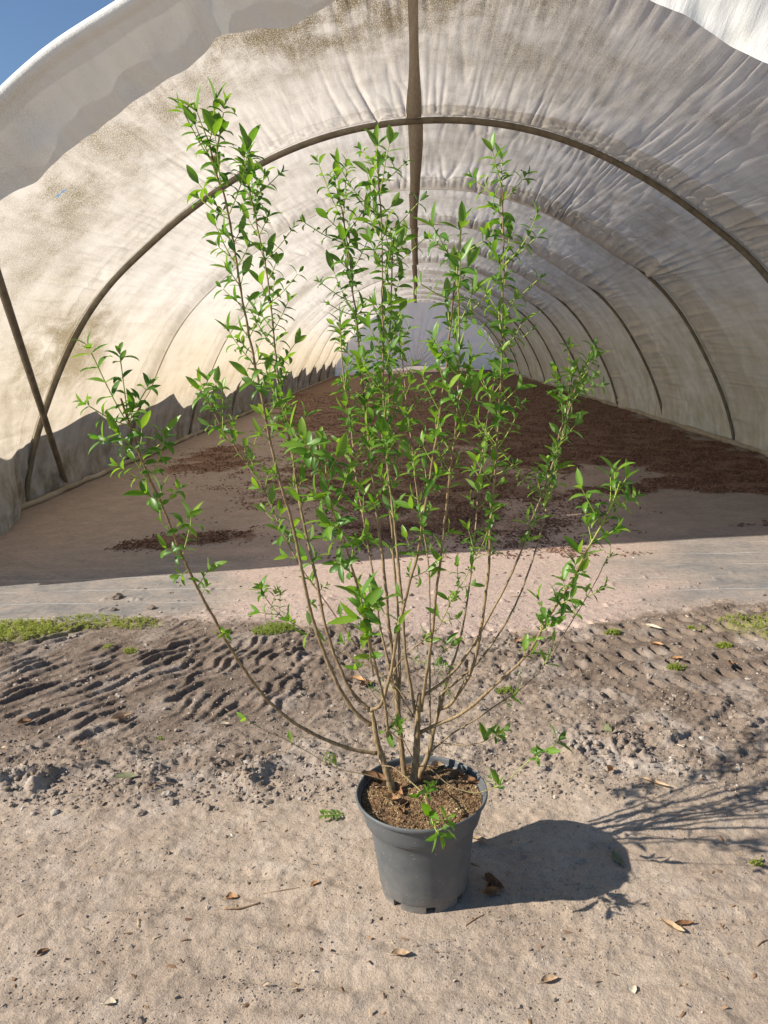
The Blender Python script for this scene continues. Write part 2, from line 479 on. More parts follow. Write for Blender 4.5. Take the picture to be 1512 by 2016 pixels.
dust = inside * (1 - fabric) * .9
crust = np.zeros_like(X)
crust[act] = np.clip(Zn[act] * ss(.05, .6, fbm(X[act] * 4, Y[act] * 4, 4, 125)) * ss(-.2, .015, Hh[act]), 0, 1) * .25 +   .45 * np.exp(-((Y[act] - 2.36 - .08 * X[act]) / .14) ** 2) * ss(0, .5, fbm(X[act] * 5, Y[act] * 5, 4, 126))
mudm = Zn * (.75 + .5 * ss(2.5, 3.1, Y)) * (1 - .5 * np.exp(-((X - .1) / .55) ** 2))
mudm = np.clip(mudm, 0, 1)
moss = np.zeros_like(X)
for (mx, my, rx, ry, s) in ((-2.15, 3.80, .38, .20, 1), (-1.75, 3.90, .35, .09, .8), (-1.50, 3.88, .2, .07, .6), (1.66, 3.66, .28, .22, .8), (-.78, 3.72, .10, .05, .6), (1.2, 3.5, .2, .1, .35), (-2.3, 3.3, .3, .3, .6)):
    moss = np.maximum(moss, s * np.exp(-((X - mx) / rx) ** 2 - ((Y - my) / ry) ** 2))
worn = inside * ss(4.7, 5.6, Y - .4 * X * 0 + .4 * noise(X * 1.5, Y * 1.5, 131)) * (1 - .5 * ss(1.5, 3, X)) * .85
V = np.stack([X, Y, Hh], -1)
ny_, nx_ = X.shape
ground = mesh_obj('ground', V, grid_faces(ny_, nx_)[:, ::1], M_GROUND, attrs=dict(mud=mudm, crust=np.clip(crust, 0, .8), fabric=fabric, dust=dust, mulch=mul, moss=moss, worn=worn))
tag(ground, 'trampled grey brown soil with tyre lug marks running into the tunnel', kind='structure')
def gz(x_, y_):
    return float(ground_height(np.array([x_]), np.array([y_]))[0][0])
del X, Y, V, mul, fabric, dust, inside, fade, nse, moss

# ------------------------------------------------------------------ tunnel profile
prof_r = np.array([(0, 3.385), (.6, 3.34), (1.2, 3.19), (1.72, 2.955), (2.22, 2.66), (2.63, 2.35), (2.95, 2.10), (3.29, 1.71), (3.56, 1.27), (3.80, .80), (3.96, .40), (4.06, 0.)])
prof = np.concatenate([(prof_r * [-1, 1])[::-1][:-1], prof_r])
def catmull(P, n):
    P = np.asarray(P, float)
    Q = np.vstack([2 * P[0] - P[1], P, 2 * P[-1] - P[-2]])
    out = []
    for i in range(1, len(Q) - 2):
        t = np.linspace(0, 1, n, endpoint=False)[:, None]
        a, b, c, d = Q[i - 1], Q[i], Q[i + 1], Q[i + 2]
        out.append(.5 * (2 * b + (c - a) * t + (2 * a - 5 * b + 4 * c - d) * t ** 2 + (3 * b - a - 3 * c + d) * t ** 3))
    return np.vstack(out + [P[-1:]])
pc = catmull(prof, 40)
for _ in range(700):      # smooth small kinks
    pc[1:-1] = .25 * pc[:-2] + .5 * pc[1:-1] + .25 * pc[2:]
sl_ = np.concatenate([[0], np.cumsum(np.hypot(*np.diff(pc, axis=0).T))])
ARC = sl_[-1]
AXIS_X = 0.09
def prof_at(uu, off=0.0):
    px = np.interp(uu, sl_, pc[:, 0]); pz = np.interp(uu, sl_, pc[:, 1])
    e = .03
    dx = np.interp(uu + e, sl_, pc[:, 0]) - np.interp(uu - e, sl_, pc[:, 0])
    dz = np.interp(uu + e, sl_, pc[:, 1]) - np.interp(uu - e, sl_, pc[:, 1])
    L = np.hypot(dx, dz) + 1e-9
    nx, nz = -dz / L, dx / L          # outward
    return px + nx * off + AXIS_X, pz + nz * off, nx, nz

def tube(path, rad, nseg=10, closed_ends=True, flat=None):
    P = np.asarray(path, float); n = len(P)
    rad = np.broadcast_to(np.asarray(rad, float), (n,))
    T = np.gradient(P, axis=0); T /= np.linalg.norm(T, axis=1)[:, None] + 1e-12
    up = np.array([0, 0, 1.]) if abs(T[0][2]) < .9 else np.array([0, 1., 0])
    N = np.cross(T[0], up); N /= np.linalg.norm(N)
    Vs = []
    a = np.linspace(0, 2 * np.pi, nseg, endpoint=False)
    for i in range(n):
        N = N - T[i] * (N @ T[i]); N /= np.linalg.norm(N) + 1e-12
        B = np.cross(T[i], N)
        Vs.append(P[i] + rad[i] * (np.cos(a)[:, None] * N + np.sin(a)[:, None] * B))
    V = np.vstack(Vs)
    F = [grid_faces(n, nseg, True)]
    if closed_ends:
        V = np.vstack([V, P[:1], P[-1:]])
        j = np.arange(nseg); k = (j + 1) % nseg
        F.append(np.stack([k, j, np.full(nseg, n * nseg)], 1))
        F.append(np.stack([(n - 1) * nseg + j, (n - 1) * nseg + k, np.full(nseg, n * nseg + 1)], 1))
    return V, F
def join(parts):
    """parts: list of (V, [F...]) -> merged"""
    Vs, Fs, o = [], [], 0
    for V, F in parts:
        Vs.append(V)
        for a in F: Fs.append(np.asarray(a) + o)
        o += len(V)
    by = {}
    for a in Fs: by.setdefault(a.shape[1], []).append(a)
    return np.vstack(Vs), [np.vstack(v) for v in by.values()]

tunnel = empty('poly_tunnel', (AXIS_X, 4.5, 0))
tag(tunnel, 'long arched growing tunnel of stained white cloth over brown pipe hoops', 'tunnel')
TP = np.array([AXIS_X, 4.5, 0.])
HOOPS = [4.5, 7.3, 10.1, 13.0, 16.0, 19.0, 22.0, 25.0, 28.0, 31.0, 34.0, 37.0]
for k, hy in enumerate(HOOPS[:-1]):
    if k == 0: hy = 4.52
    uu = np.linspace(0, ARC, 120)
    px, pz, _, _ = prof_at(uu, -.02 if k else .05)
    V, F = tube(np.stack([px, np.full_like(px, hy) + .012 * np.sin(uu * 1.3 + k), np.maximum(pz, -.05)], 1) - TP, .028 if k < 2 else .022, 12)
    mesh_obj('hoop', V, F, M_PIPE, tunnel)

def cover_offset(U_, S_, k, L):
    """outward offset of the cloth; U arc metres, S 0..1 along the bay"""
    Yl = S_ * L
    top = np.sin(np.clip(U_ / ARC, 0, 1) * np.pi) ** 1.5
    right = ss(.42, .72, U_ / ARC)
    o = .030 - .055 * np.sin(S_ * np.pi) * top
    hide = ss(.55, 1.1, U_) * (1 - ss(ARC - 3.1, ARC - 2.2, U_))
    sd = 100 + k * 7
    fold_in = np.exp(-((1 - S_) * L / 1.25) ** 2) * ss(0, .12, (1 - S_) * L)
    fold_out = np.exp(-(Yl / .55) ** 2)
    w = U_ * 5.6 + 1.1 * noise(U_ * .9, Yl * .10, sd) + .22 * Yl * noise(U_ * .4, 0 * U_, sd + 5)
    rid = 1 - np.abs(noise(w, Yl * .30 + 3, sd + 1)) * 2.4
    rid = np.clip(rid, -.2, 1) ** 3
    rid2 = 1 - np.abs(noise(w * 2.3, Yl * .5, sd + 2)) * 2.2
    amt = (.35 + .75 * ss(-.2, .4, noise(U_ * .8, Yl * 0, sd + 3))) * (.30 + .50 * top + .45 * right)
    o = o - amt * fold_in * (.062 * rid * (.6 + .6 * noise(U_ * 2.1, Yl * .2, sd + 12)) + .020 * np.clip(rid2, 0, 1) ** 2)
    o = o - amt * fold_out * .022 * np.clip(rid2, 0, 1) ** 2
    # doubled strip in front of the next hoop: short slanted creases
    strip = ss(.0, .05, (1 - S_) * L) * (1 - ss(.27, .33, (1 - S_) * L))
    o = o - strip * (.009 * noise(U_ * 9 + Yl * 5, Yl * 4, sd + 9) + .004 * noise(U_ * 21 - Yl * 9, Yl * 6, sd + 13)) - strip * .012
    o = o + .012 * fbm(U_ * 1.1, Yl * .8, 3, sd + 4) * (.4 + top) + .0035 * noise(U_ * 14, Yl * 3, sd + 6)
    # slack folds along the ground
    hgt = np.minimum(U_, ARC - U_)
    lowm = 1 - ss(.05, .75, hgt)
    o = o - lowm * (.05 + .06 * noise(U_ * 2.5 + 2 * noise(Yl * 1.1, U_ * 0, sd + 8), Yl * .7, sd + 7)) - (1 - ss(0, .25, hgt)) * .05 * (noise(Yl * 1.8, U_ * 3, sd + 11) + .3)
    # shared line over each hoop; from the third hoop on the cloth dips under the pipe near the top
    d1 = (1 - S_) * L
    com0 = .024 + .006 * noise(U_ * 1.3, U_ * 0, 900)
    dip = -.100 * hide
    b0 = ss(0, .07, Yl); b1 = ss(0, .07, d1)
    if k >= 2: o = o + dip * np.exp(-(Yl / .10) ** 2) 
    if k >= 1: o = o + dip * np.exp(-(d1 / .10) ** 2)
    e0 = com0 + (dip if k >= 2 else 0) - .003; e1 = com0 + (dip if k >= 1 else 0)
    o = e0 * (1 - b0) + o * b0 if k else o
    o = e1 * (1 - b1) + o * b1
    return o
for k in range(len(HOOPS) - 1):
    y0, y1 = HOOPS[k], HOOPS[k + 1]; L = y1 - y0
    if k == 0: nu, nv = 1050, 190
    elif k == 1: nu, nv = 800, 130
    elif k < 5: nu, nv = 460, 60
    else: nu, nv = 260, 30
    uu = np.linspace(-.10, ARC + .10, nu)
    s0 = 0.0
    vv = np.concatenate([np.linspace(s0, 1.0, nv - 1), [1 + .02 / L]])
    if k == 0:
        vv = np.concatenate([np.linspace(-.03, 1.0, nv - 1), [1 + .02 / L]])
    U_, S_ = np.meshgrid(uu, vv)
    O = cover_offset(U_, np.clip(S_, 0, 1), k, L)
    if k == 0:
        lip = np.exp(-(np.maximum((S_ + .03) * L, 0) / .30) ** 2)
        O = O + lip * (.15 + .03 * noise(U_ * 1.3, U_ * 0, 301)) * ss(.3, 1.6, np.minimum(U_, ARC - U_))
    px, pz, nx, nz = prof_at(np.clip(U_, 0, ARC), O)
    ext = np.where(U_ < 0, -U_, np.where(U_ > ARC, U_ - ARC, 0))
    pz = pz - ext * .3
    px = px + ext * np.where(U_ < 0, -.8, .8) * -1
    Yy = y0 + S_ * L
    low = np.where(U_ < ARC / 2, 1 - ss(.1, 1.5, U_), 1 - ss(.1, 3.6, ARC - U_))
    if k == 0:   # front left foot of the cloth is drawn inwards
        dr = (1 - ss(.05, 1.3, U_)) * (1 - ss(.55, 1.05, S_))
        px = px + .42 * dr; 
    dist = (1 - S_) * L
    wst = .55 * ss(.56, .86, U_ / ARC); seam = dist - wst
    dbl = (1 - ss(.325, .335, dist - wst)) * (.10 + .90 * ss(.36, .60, U_ / ARC))
    g = lambda a, s: np.exp(-((a) / s) ** 2)
    if k == 0:
        dirt = 1.3 * g(U_ - ARC * .46, .9) * (1 - ss(.05, .6, S_)) + .45 * g(U_ - ARC * .30, 1.1) * g(S_ - .35, .35) + 1.1 * g(U_ - ARC * .14, .55) * g(S_ - .95, .3) + .3 * g(U_ - ARC * .6, 1.2) * g(S_ - .3, .3)
    elif k == 1:
        dirt = 1.2 * g(U_ - ARC * .14, .55) * g(S_ - .08, .3) + .5 * g(U_ - ARC * .72, .9) * g(S_ - .5, .4)
    else:
        dirt = .25 * g(U_ - ARC * .74, .8)
    warm = .75 * (1 - ss(1.2, 3.6, ARC - U_)) + ss(.2, 1.0, U_) * (1 - ss(1.3, 2.7, U_)) * (.35 + .65 * ss(0, 3, k + S_ * 1.0)) * .8
    faces = grid_faces(nv, nu)
    if k == 0:   # a small tear
        ci = U_[:-1, :-1].ravel(); cs = (S_[:-1, :-1] * L + y0).ravel()
        cxw = px[:-1, :-1].ravel(); czw = pz[:-1, :-1].ravel()
        tear = ((cs - 5.32 - .3 * (ci - 3.06)) / .012) ** 2 + ((ci - 3.06) / .045) ** 2 < 1
        faces = faces[~tear]
    mesh_obj('cover_panel', np.stack([px, Yy, pz], -1).reshape(-1, 3) - TP, faces, M_COVER_FRONT if k == 0 else M_COVER, tunnel,
             attrs=dict(low=low, seam=seam, double=dbl, dirt=np.clip(dirt, 0, 1), warm=warm), uv=np.stack([U_, Yy], -1).reshape(-1, 2))

# flap of surplus cloth hanging from the front lip
uu = np.linspace(.9, ARC - .9, 700); tt = np.linspace(0, 1, 34)
U_, T_ = np.meshgrid(uu, tt)
dropl = .26 - .12 * np.exp(-((U_ - ARC * .5) / .9) ** 2) + .04 * noise(U_ * .9, U_ * 0, 311) + .06 * noise(U_ * 2.3, U_ * 0, 312) + .07 * ss(.60, .66, U_ / ARC) * (1 - .75 * ss(.665, .70, U_ / ARC))
ang = np.minimum(T_ * 5.0, 1) * math.pi
roll = .045
cloth = np.maximum(T_ - .2, 0) / .8
off = .205 - roll * (1 - np.cos(ang)) - cloth * dropl + 0 * U_
off = off + .030 * noise(U_ * 1.3, U_ * 0, 301)
yy = 4.36 - roll * 1.0 * np.sin(ang) - .02 * cloth + cloth * .045 * noise(U_ * 2.6, T_ * 1.2, 313) + cloth * .02 * noise(U_ * 7, T_ * 2, 314) - .14 * cloth * ss(.60, .68, U_ / ARC) + .20 * cloth * (1 - ss(.42, .55, U_ / ARC))
# a sharp vertical crease on the left
yy = yy - .07 * cloth * np.exp(-((U_ - ARC * .40) / .07) ** 2)
px, pz, _, _ = prof_at(U_, off)
low = np.zeros_like(U_)
mesh_obj('front_flap', np.stack([px, yy, pz], -1).reshape(-1, 3) - TP, grid_faces(34, 700), M_FLAP, tunnel,
         attrs=dict(low=low, seam=low, double=low, dirt=low, warm=low), uv=np.stack([U_, T_ * .4], -1).reshape(-1, 2))

# ridge strap, one length per bay
for k in range(len(HOOPS) - 1):
    y0, y1 = HOOPS[k] + .02, HOOPS[k + 1] - .02
    n = 40
    s = np.linspace(0, 1, n)
    c = ARC / 2 + (-.055 + .012 * np.sin(k * 2.1)) + .008 * np.sin(s * 3 + k)
    w = (.030 + .038 * ss(.30, 1, s)) if k == 0 else .064 + .004 * np.sin(s * 5 + k)
    Vs = []
    U0 = c; S0 = s
    for dl, dz in ((-1, -.004), (-1, -.013), (1, -.013), (1, -.004)):
        uq = U0 + dl * w
        o = (cover_offset(ARC / 2 + 0 * uq, S0, k, y1 - y0) - .010 if k == 0 else np.interp(s, [0, .12, 1], [.012 if k == 1 else -.112, -.085, -.112])) + dz
        px, pz, _, _ = prof_at(uq, o)
        Vs.append(np.stack([px, y0 + s * (y1 - y0), pz], -1))
    V = np.stack(Vs, 1).reshape(-1, 3) - TP
    mesh_obj('ridge_strap', V, grid_faces(n, 4, True), M_STRAP, tunnel)

# end wall, gathered cloth with a slack hem
nu, nv = 260, 90
uu = np.linspace(0, ARC, nu); tt = np.linspace(0, 1, nv)
U_, T_ = np.meshgrid(uu, tt)
px, pz, _, _ = prof_at(U_, .0)
cx_, cz_ = AXIS_X - .1, .35
X_ = px + (cx_ - px) * T_; Z_ = pz + (cz_ - pz) * T_
rr = np.arctan2(Z_ - cz_, X_ - cx_)
Yw = 37.0 + .12 * noise(rr * 9, T_ * .8, 401) * (T_ + .2) + .30 * T_
mesh_obj('end_wall', np.stack([X_, Yw, Z_], -1).reshape(-1, 3) - TP, grid_faces(nv, nu), M_END, tunnel,
         attrs=dict(low=np.zeros_like(U_), seam=np.zeros_like(U_), double=np.zeros_like(U_), dirt=np.zeros_like(U_), warm=np.zeros_like(U_)), uv=np.stack([X_, Z_], -1).reshape(-1, 2))
# slack hem roll lying along both feet of the cover
for sgn in (-1, 1):
    yq = np.linspace(6.6 if sgn < 0 else 4.6, 36.8, 420)
    xq = AXIS_X + sgn * (3.97 + .05 * noise(yq * .9, yq * 0, 411 + sgn) + .02 * noise(yq * 3, yq * 0, 413))
    rq = .035 + .02 * noise(yq * 1.4, yq * 0, 415 + sgn)
    V, F = tube(np.stack([xq, yq, .03 + 0 * yq], 1) - TP, rq, 9)
    n_ = len(V)
    mesh_obj("hem_roll", V, F, M_COVER, tunnel, attrs=dict(low=np.ones(n_), seam=np.zeros(n_), double=np.ones(n_), dirt=np.full(n_, .4), warm=np.zeros(n_)), uv=V[:, [1, 2]])
# diagonal brace from the foot of the second hoop up to the front hoop
bs = np.array([-3.95, 8.25, .02]); be = np.array([-2.50, 4.5, 2.42])

BR = (bs, be)
V, F = tube(np.linspace(bs, be, 20) - TP, .030, 12)
mesh_obj('brace_pole', V, F, M_PIPE, tunnel)
# irrigation hose-like cord at the far left foot

# ------------------------------------------------------------------ unseen screen added outside the left wall to shade it
M_SCREEN = mat_plain('screen_cloth', (.10, .11, .09), (.16, .17, .14), 12, .9, .3, .003, .1)
shade_screen = tag(empty('added_shade_screen', (-4.95, 5, 0)), 'unseen dark netting slung between posts outside the left wall of the tunnel', 'shade_screen')
FP = np.array([-4.95, 5.0, 0.])
def screen_top(y_):  # zigzag top edge shaped for the shadow it throws on the tunnel wall
    ph = (y_ - 9.3) / 2.9; fr = ph - np.floor(ph)
    return 1.30 + .16 * (1 - ss(6.5, 8, y_)) + .36 * np.where(fr < .7, fr / .7, (1 - fr) / .3) * (.3 + .7 * ss(6.5, 8, y_)) + .02 * np.sin(y_ * .8) - .10 * ss(14, 30, y_)
yq = np.linspace(4.15, 37, 800); tq = np.linspace(0, 1, 6)
Yg, Tg = np.meshgrid(yq, tq)
top_ = screen_top(Yg) + .30 * (1 - ss(5.3, 6.3, Yg))
Vf = np.stack([-4.95 + .02 * np.sin(Yg * 6 + Tg * 3), Yg, Tg * top_], -1).reshape(-1, 3) - FP
Vb = Vf + [-.012, 0, 0]; nV = len(Vf)
Fq = grid_faces(6, 800)
edge_i = np.arange(799)
mesh_obj('screening', np.vstack([Vf, Vb]), [Fq, Fq[:, ::-1] + nV, np.stack([5 * 800 + edge_i, 5 * 800 + edge_i + 1, 5 * 800 + edge_i + 1 + nV, 5 * 800 + edge_i + nV], 1)], M_SCREEN, shade_screen)
for i in range(11):
    yk = 5.53 + 2.9 * i
    V, F = tube(np.array([[-5.0, yk, 0], [-5.0, yk, .7], [-5.0, yk, float(screen_top(np.array(yk))) + .01]]) - FP, .028, 8)
    mesh_obj('screen_post', V, F, M_PIPE, shade_screen)

# ------------------------------------------------------------------ potted shrub
PX, PY = -0.018, 1.825
shrub = empty('potted_shrub', (PX, PY, 0))
tag(shrub, 'tall bare-stemmed shrub with fresh green leaves growing in a grey plastic pot', 'potted shrub')
SP = np.array([PX, PY, 0.])

def mat_pot():
    t = NT('pot_plastic')
    P = t.obj()
    n = t.noise(7, 5, .6, P); dustn = t.noise(30, 6, .7, P); sp = t.noise(150, 2, .5, P)
    c = t.mix(t.ramp(n, [(.35, 0.), (.65, 1.)]), (.074, .084, .092), (.092, .103, .112))
    sep = t.node('ShaderNodeSeparateXYZ'); t.link(P, sep.inputs[0])
    lowd = t.ramp(sep.outputs[2], [(0., 1.), (.05, .42), (.15, .16), (1., .10)])
    c = t.mix(t.math('MULTIPLY', lowd, t.ramp(dustn, [(.35, .2), (.7, 1.)])), c, (.24, .205, .17))
    c = t.mix(t.ramp(sp, [(.705, 0.), (.72, .8)]), c, (.36, .33, .28))
    return t.set(Base_Color=c, Roughness=t.ramp(dustn, [(.3, .42), (.7, .62)]), Specular_IOR_Level=.4, Normal=t.bump(dustn, .12, .002))
M_POT = mat_pot()
def lathe(prof, n=96, wob=0.0):
    a = np.linspace(0, 2 * np.pi, n, endpoint=False)
    V = []
    for r, z in prof:
        V.append(np.stack([r * np.cos(a), r * np.sin(a), np.full(n, z)], 1))
    return np.vstack(V), [grid_faces(len(prof), n, True)]
body = [(.0001, .016), (.112, .016), (.1185, .019), (.1215, .028), (.1235, .05), (.131, .12), (.1385, .18), (.1415, .2085), (.1445, .2115), (.1455, .213)]
inner = [(.1640, .245), (.1400, .205), (.136, .17)]
V, F = lathe(body)
mesh_obj('pot_body', V, F, M_POT, shrub)
rimp = [(.1440, .2110), (.1505, .2125), (.1530, .2150), (.1548, .225), (.1610, .262), (.1620, .268), (.1700, .2715), (.1738, .2745), (.1752, .2800), (.1745, .2845), (.1725, .2862), (.1698, .2850), (.1680, .2800), (.1640, .262), (.156, .225)]
V, F = lathe(rimp, 128)
aa = np.arctan2(V[:, 1], V[:, 0]); rr_ = np.hypot(V[:, 0], V[:, 1])
V[:, 0] *= 1 + .006 * np.sin(2 * aa + .6); V[:, 1] *= 1 + .006 * np.sin(2 * aa + .6)
mesh_obj('pot_rim', V, F, M_POT, shrub)
# foot ring with drainage notches
feet = []
for k in range(8):
    a0 = math.radians(k * 45 + 6 - 82); a1 = math.radians(k * 45 + 39 - 82)
    a = np.linspace(a0, a1, 14)
    Vs = []
    for r, z in ((.1195, .024), (.1175, .001), (.108, .001), (.108, .024)):
        Vs.append(np.stack([r * np.cos(a), r * np.sin(a), np.full(14, z)], 1))
    Vq = np.stack(Vs, 1).reshape(-1, 3)
    feet.append((Vq, [grid_faces(14, 4, True), np.array([[0, 1, 2, 3], [55, 54, 53, 52]])]))
V, F = join(feet)
mesh_obj('foot_ring', V, F, M_POT, shrub, smooth=False)

def chips(P, size, tone, asp=(1.0, .45, .22), up=None, nrm=None, jitter=.35, seed=0):
    """many small irregular wedges as one mesh"""
    r_ = np.random.default_rng(seed)
    n = len(P); P = np.asarray(P, float)
    size = np.broadcast_to(size, (n,))
    base = np.array([(-1, -1, -.6), (1, -.7, -.8), (.9, 1, -.7), (-.8, .9, -.8), (-.5, -.4, .9), (.7, -.2, .7), (.1, .8, .8)], float) * .5
    Fc = np.array([(0, 1, 5), (0, 5, 4), (1, 2, 6), (1, 6, 5), (2, 3, 6), (3, 0, 4), (3, 4, 6), (4, 5, 6), (0, 3, 2), (0, 2, 1)])
    B = base[None] * (1 + jitter * r_.uniform(-1, 1, (n, 7, 3)))
    B = B * (np.array(asp)[None, None, :] * size[:, None, None]) * r_.uniform(.6, 1.35, (n, 1, 3))
    yaw = r_.uniform(0, 2 * np.pi, n); tx = r_.normal(0, .35, n); ty = r_.normal(0, .35, n)
    cy, sy, cx, sx, ct, st = np.cos(yaw), np.sin(yaw), np.cos(tx), np.sin(tx), np.cos(ty), np.sin(ty)
    Rm = np.zeros((n, 3, 3))
    Rx = np.zeros((n, 3, 3)); Ry = np.zeros((n, 3, 3)); Rzm = np.zeros((n, 3, 3))
    Rx[:, 0, 0] = 1; Rx[:, 1, 1] = cx; Rx[:, 1, 2] = -sx; Rx[:, 2, 1] = sx; Rx[:, 2, 2] = cx
    Ry[:, 1, 1] = 1; Ry[:, 0, 0] = ct; Ry[:, 0, 2] = st; Ry[:, 2, 0] = -st; Ry[:, 2, 2] = ct
    Rzm[:, 2, 2] = 1; Rzm[:, 0, 0] = cy; Rzm[:, 0, 1] = -sy; Rzm[:, 1, 0] = sy; Rzm[:, 1, 1] = cy
    Rm = Rzm @ Ry @ Rx
    W = np.einsum('nij,nkj->nki', Rm, B) + P[:, None, :]
    Fa = (Fc[None] + (np.arange(n) * 7)[:, None, None]).reshape(-1, 3)
    return W.reshape(-1, 3), Fa, np.repeat(tone, 7)

M_SOIL = mat_attr('compost', [(0., (.06, .032, .017)), (.4, (.17, .10, .052)), (.75, (.33, .22, .11)), (1., (.52, .42, .25))], .9, 300, .002)
nr, na = 60, 150
rq = np.linspace(0.0005, .1600, nr); aq = np.linspace(0, 2 * np.pi, na, endpoint=False)
R_, A_ = np.meshgrid(rq, aq, indexing='ij')
def soil_z(x_, y_):
    return   .263 + .008 * np.exp(-((x_ + .02) ** 2 + (y_ - .05) ** 2) / .006) + .006 * fbm(x_ * 14, y_ * 14, 4, 501) + .003 * noise(x_ * 70, y_ * 70, 503)
xs, ys = R_ * np.cos(A_), R_ * np.sin(A_)
Vs = np.stack([xs, ys, soil_z(xs, ys)], -1).reshape(-1, 3)
n = 5200
rr_ = .158 * np.sqrt(rng.uniform(0, 1, n)); ra = rng.uniform(0, 2 * np.pi, n)
cxs, cys = rr_ * np.cos(ra), rr_ * np.sin(ra)
tone = np.clip(rng.normal(.5, .22, n) + .25 * fbm(cxs * 18, cys * 18, 2, 505), 0, 1)
C1, F1, T1 = chips(np.stack([cxs, cys, soil_z(cxs, cys) + .001], 1), rng.uniform(.003, .0085, n), tone, seed=3)
T0 = np.clip(.35 + .35 * fbm(Vs[:, 0] * 60, Vs[:, 1] * 60, 2, 507), 0, 1)
mesh_obj('potting_soil', np.vstack([Vs, C1]), [grid_faces(nr, na, True), F1 + len(Vs)], M_SOIL, shrub, smooth=False, attrs=dict(tone=np.concatenate([T0, T1])))

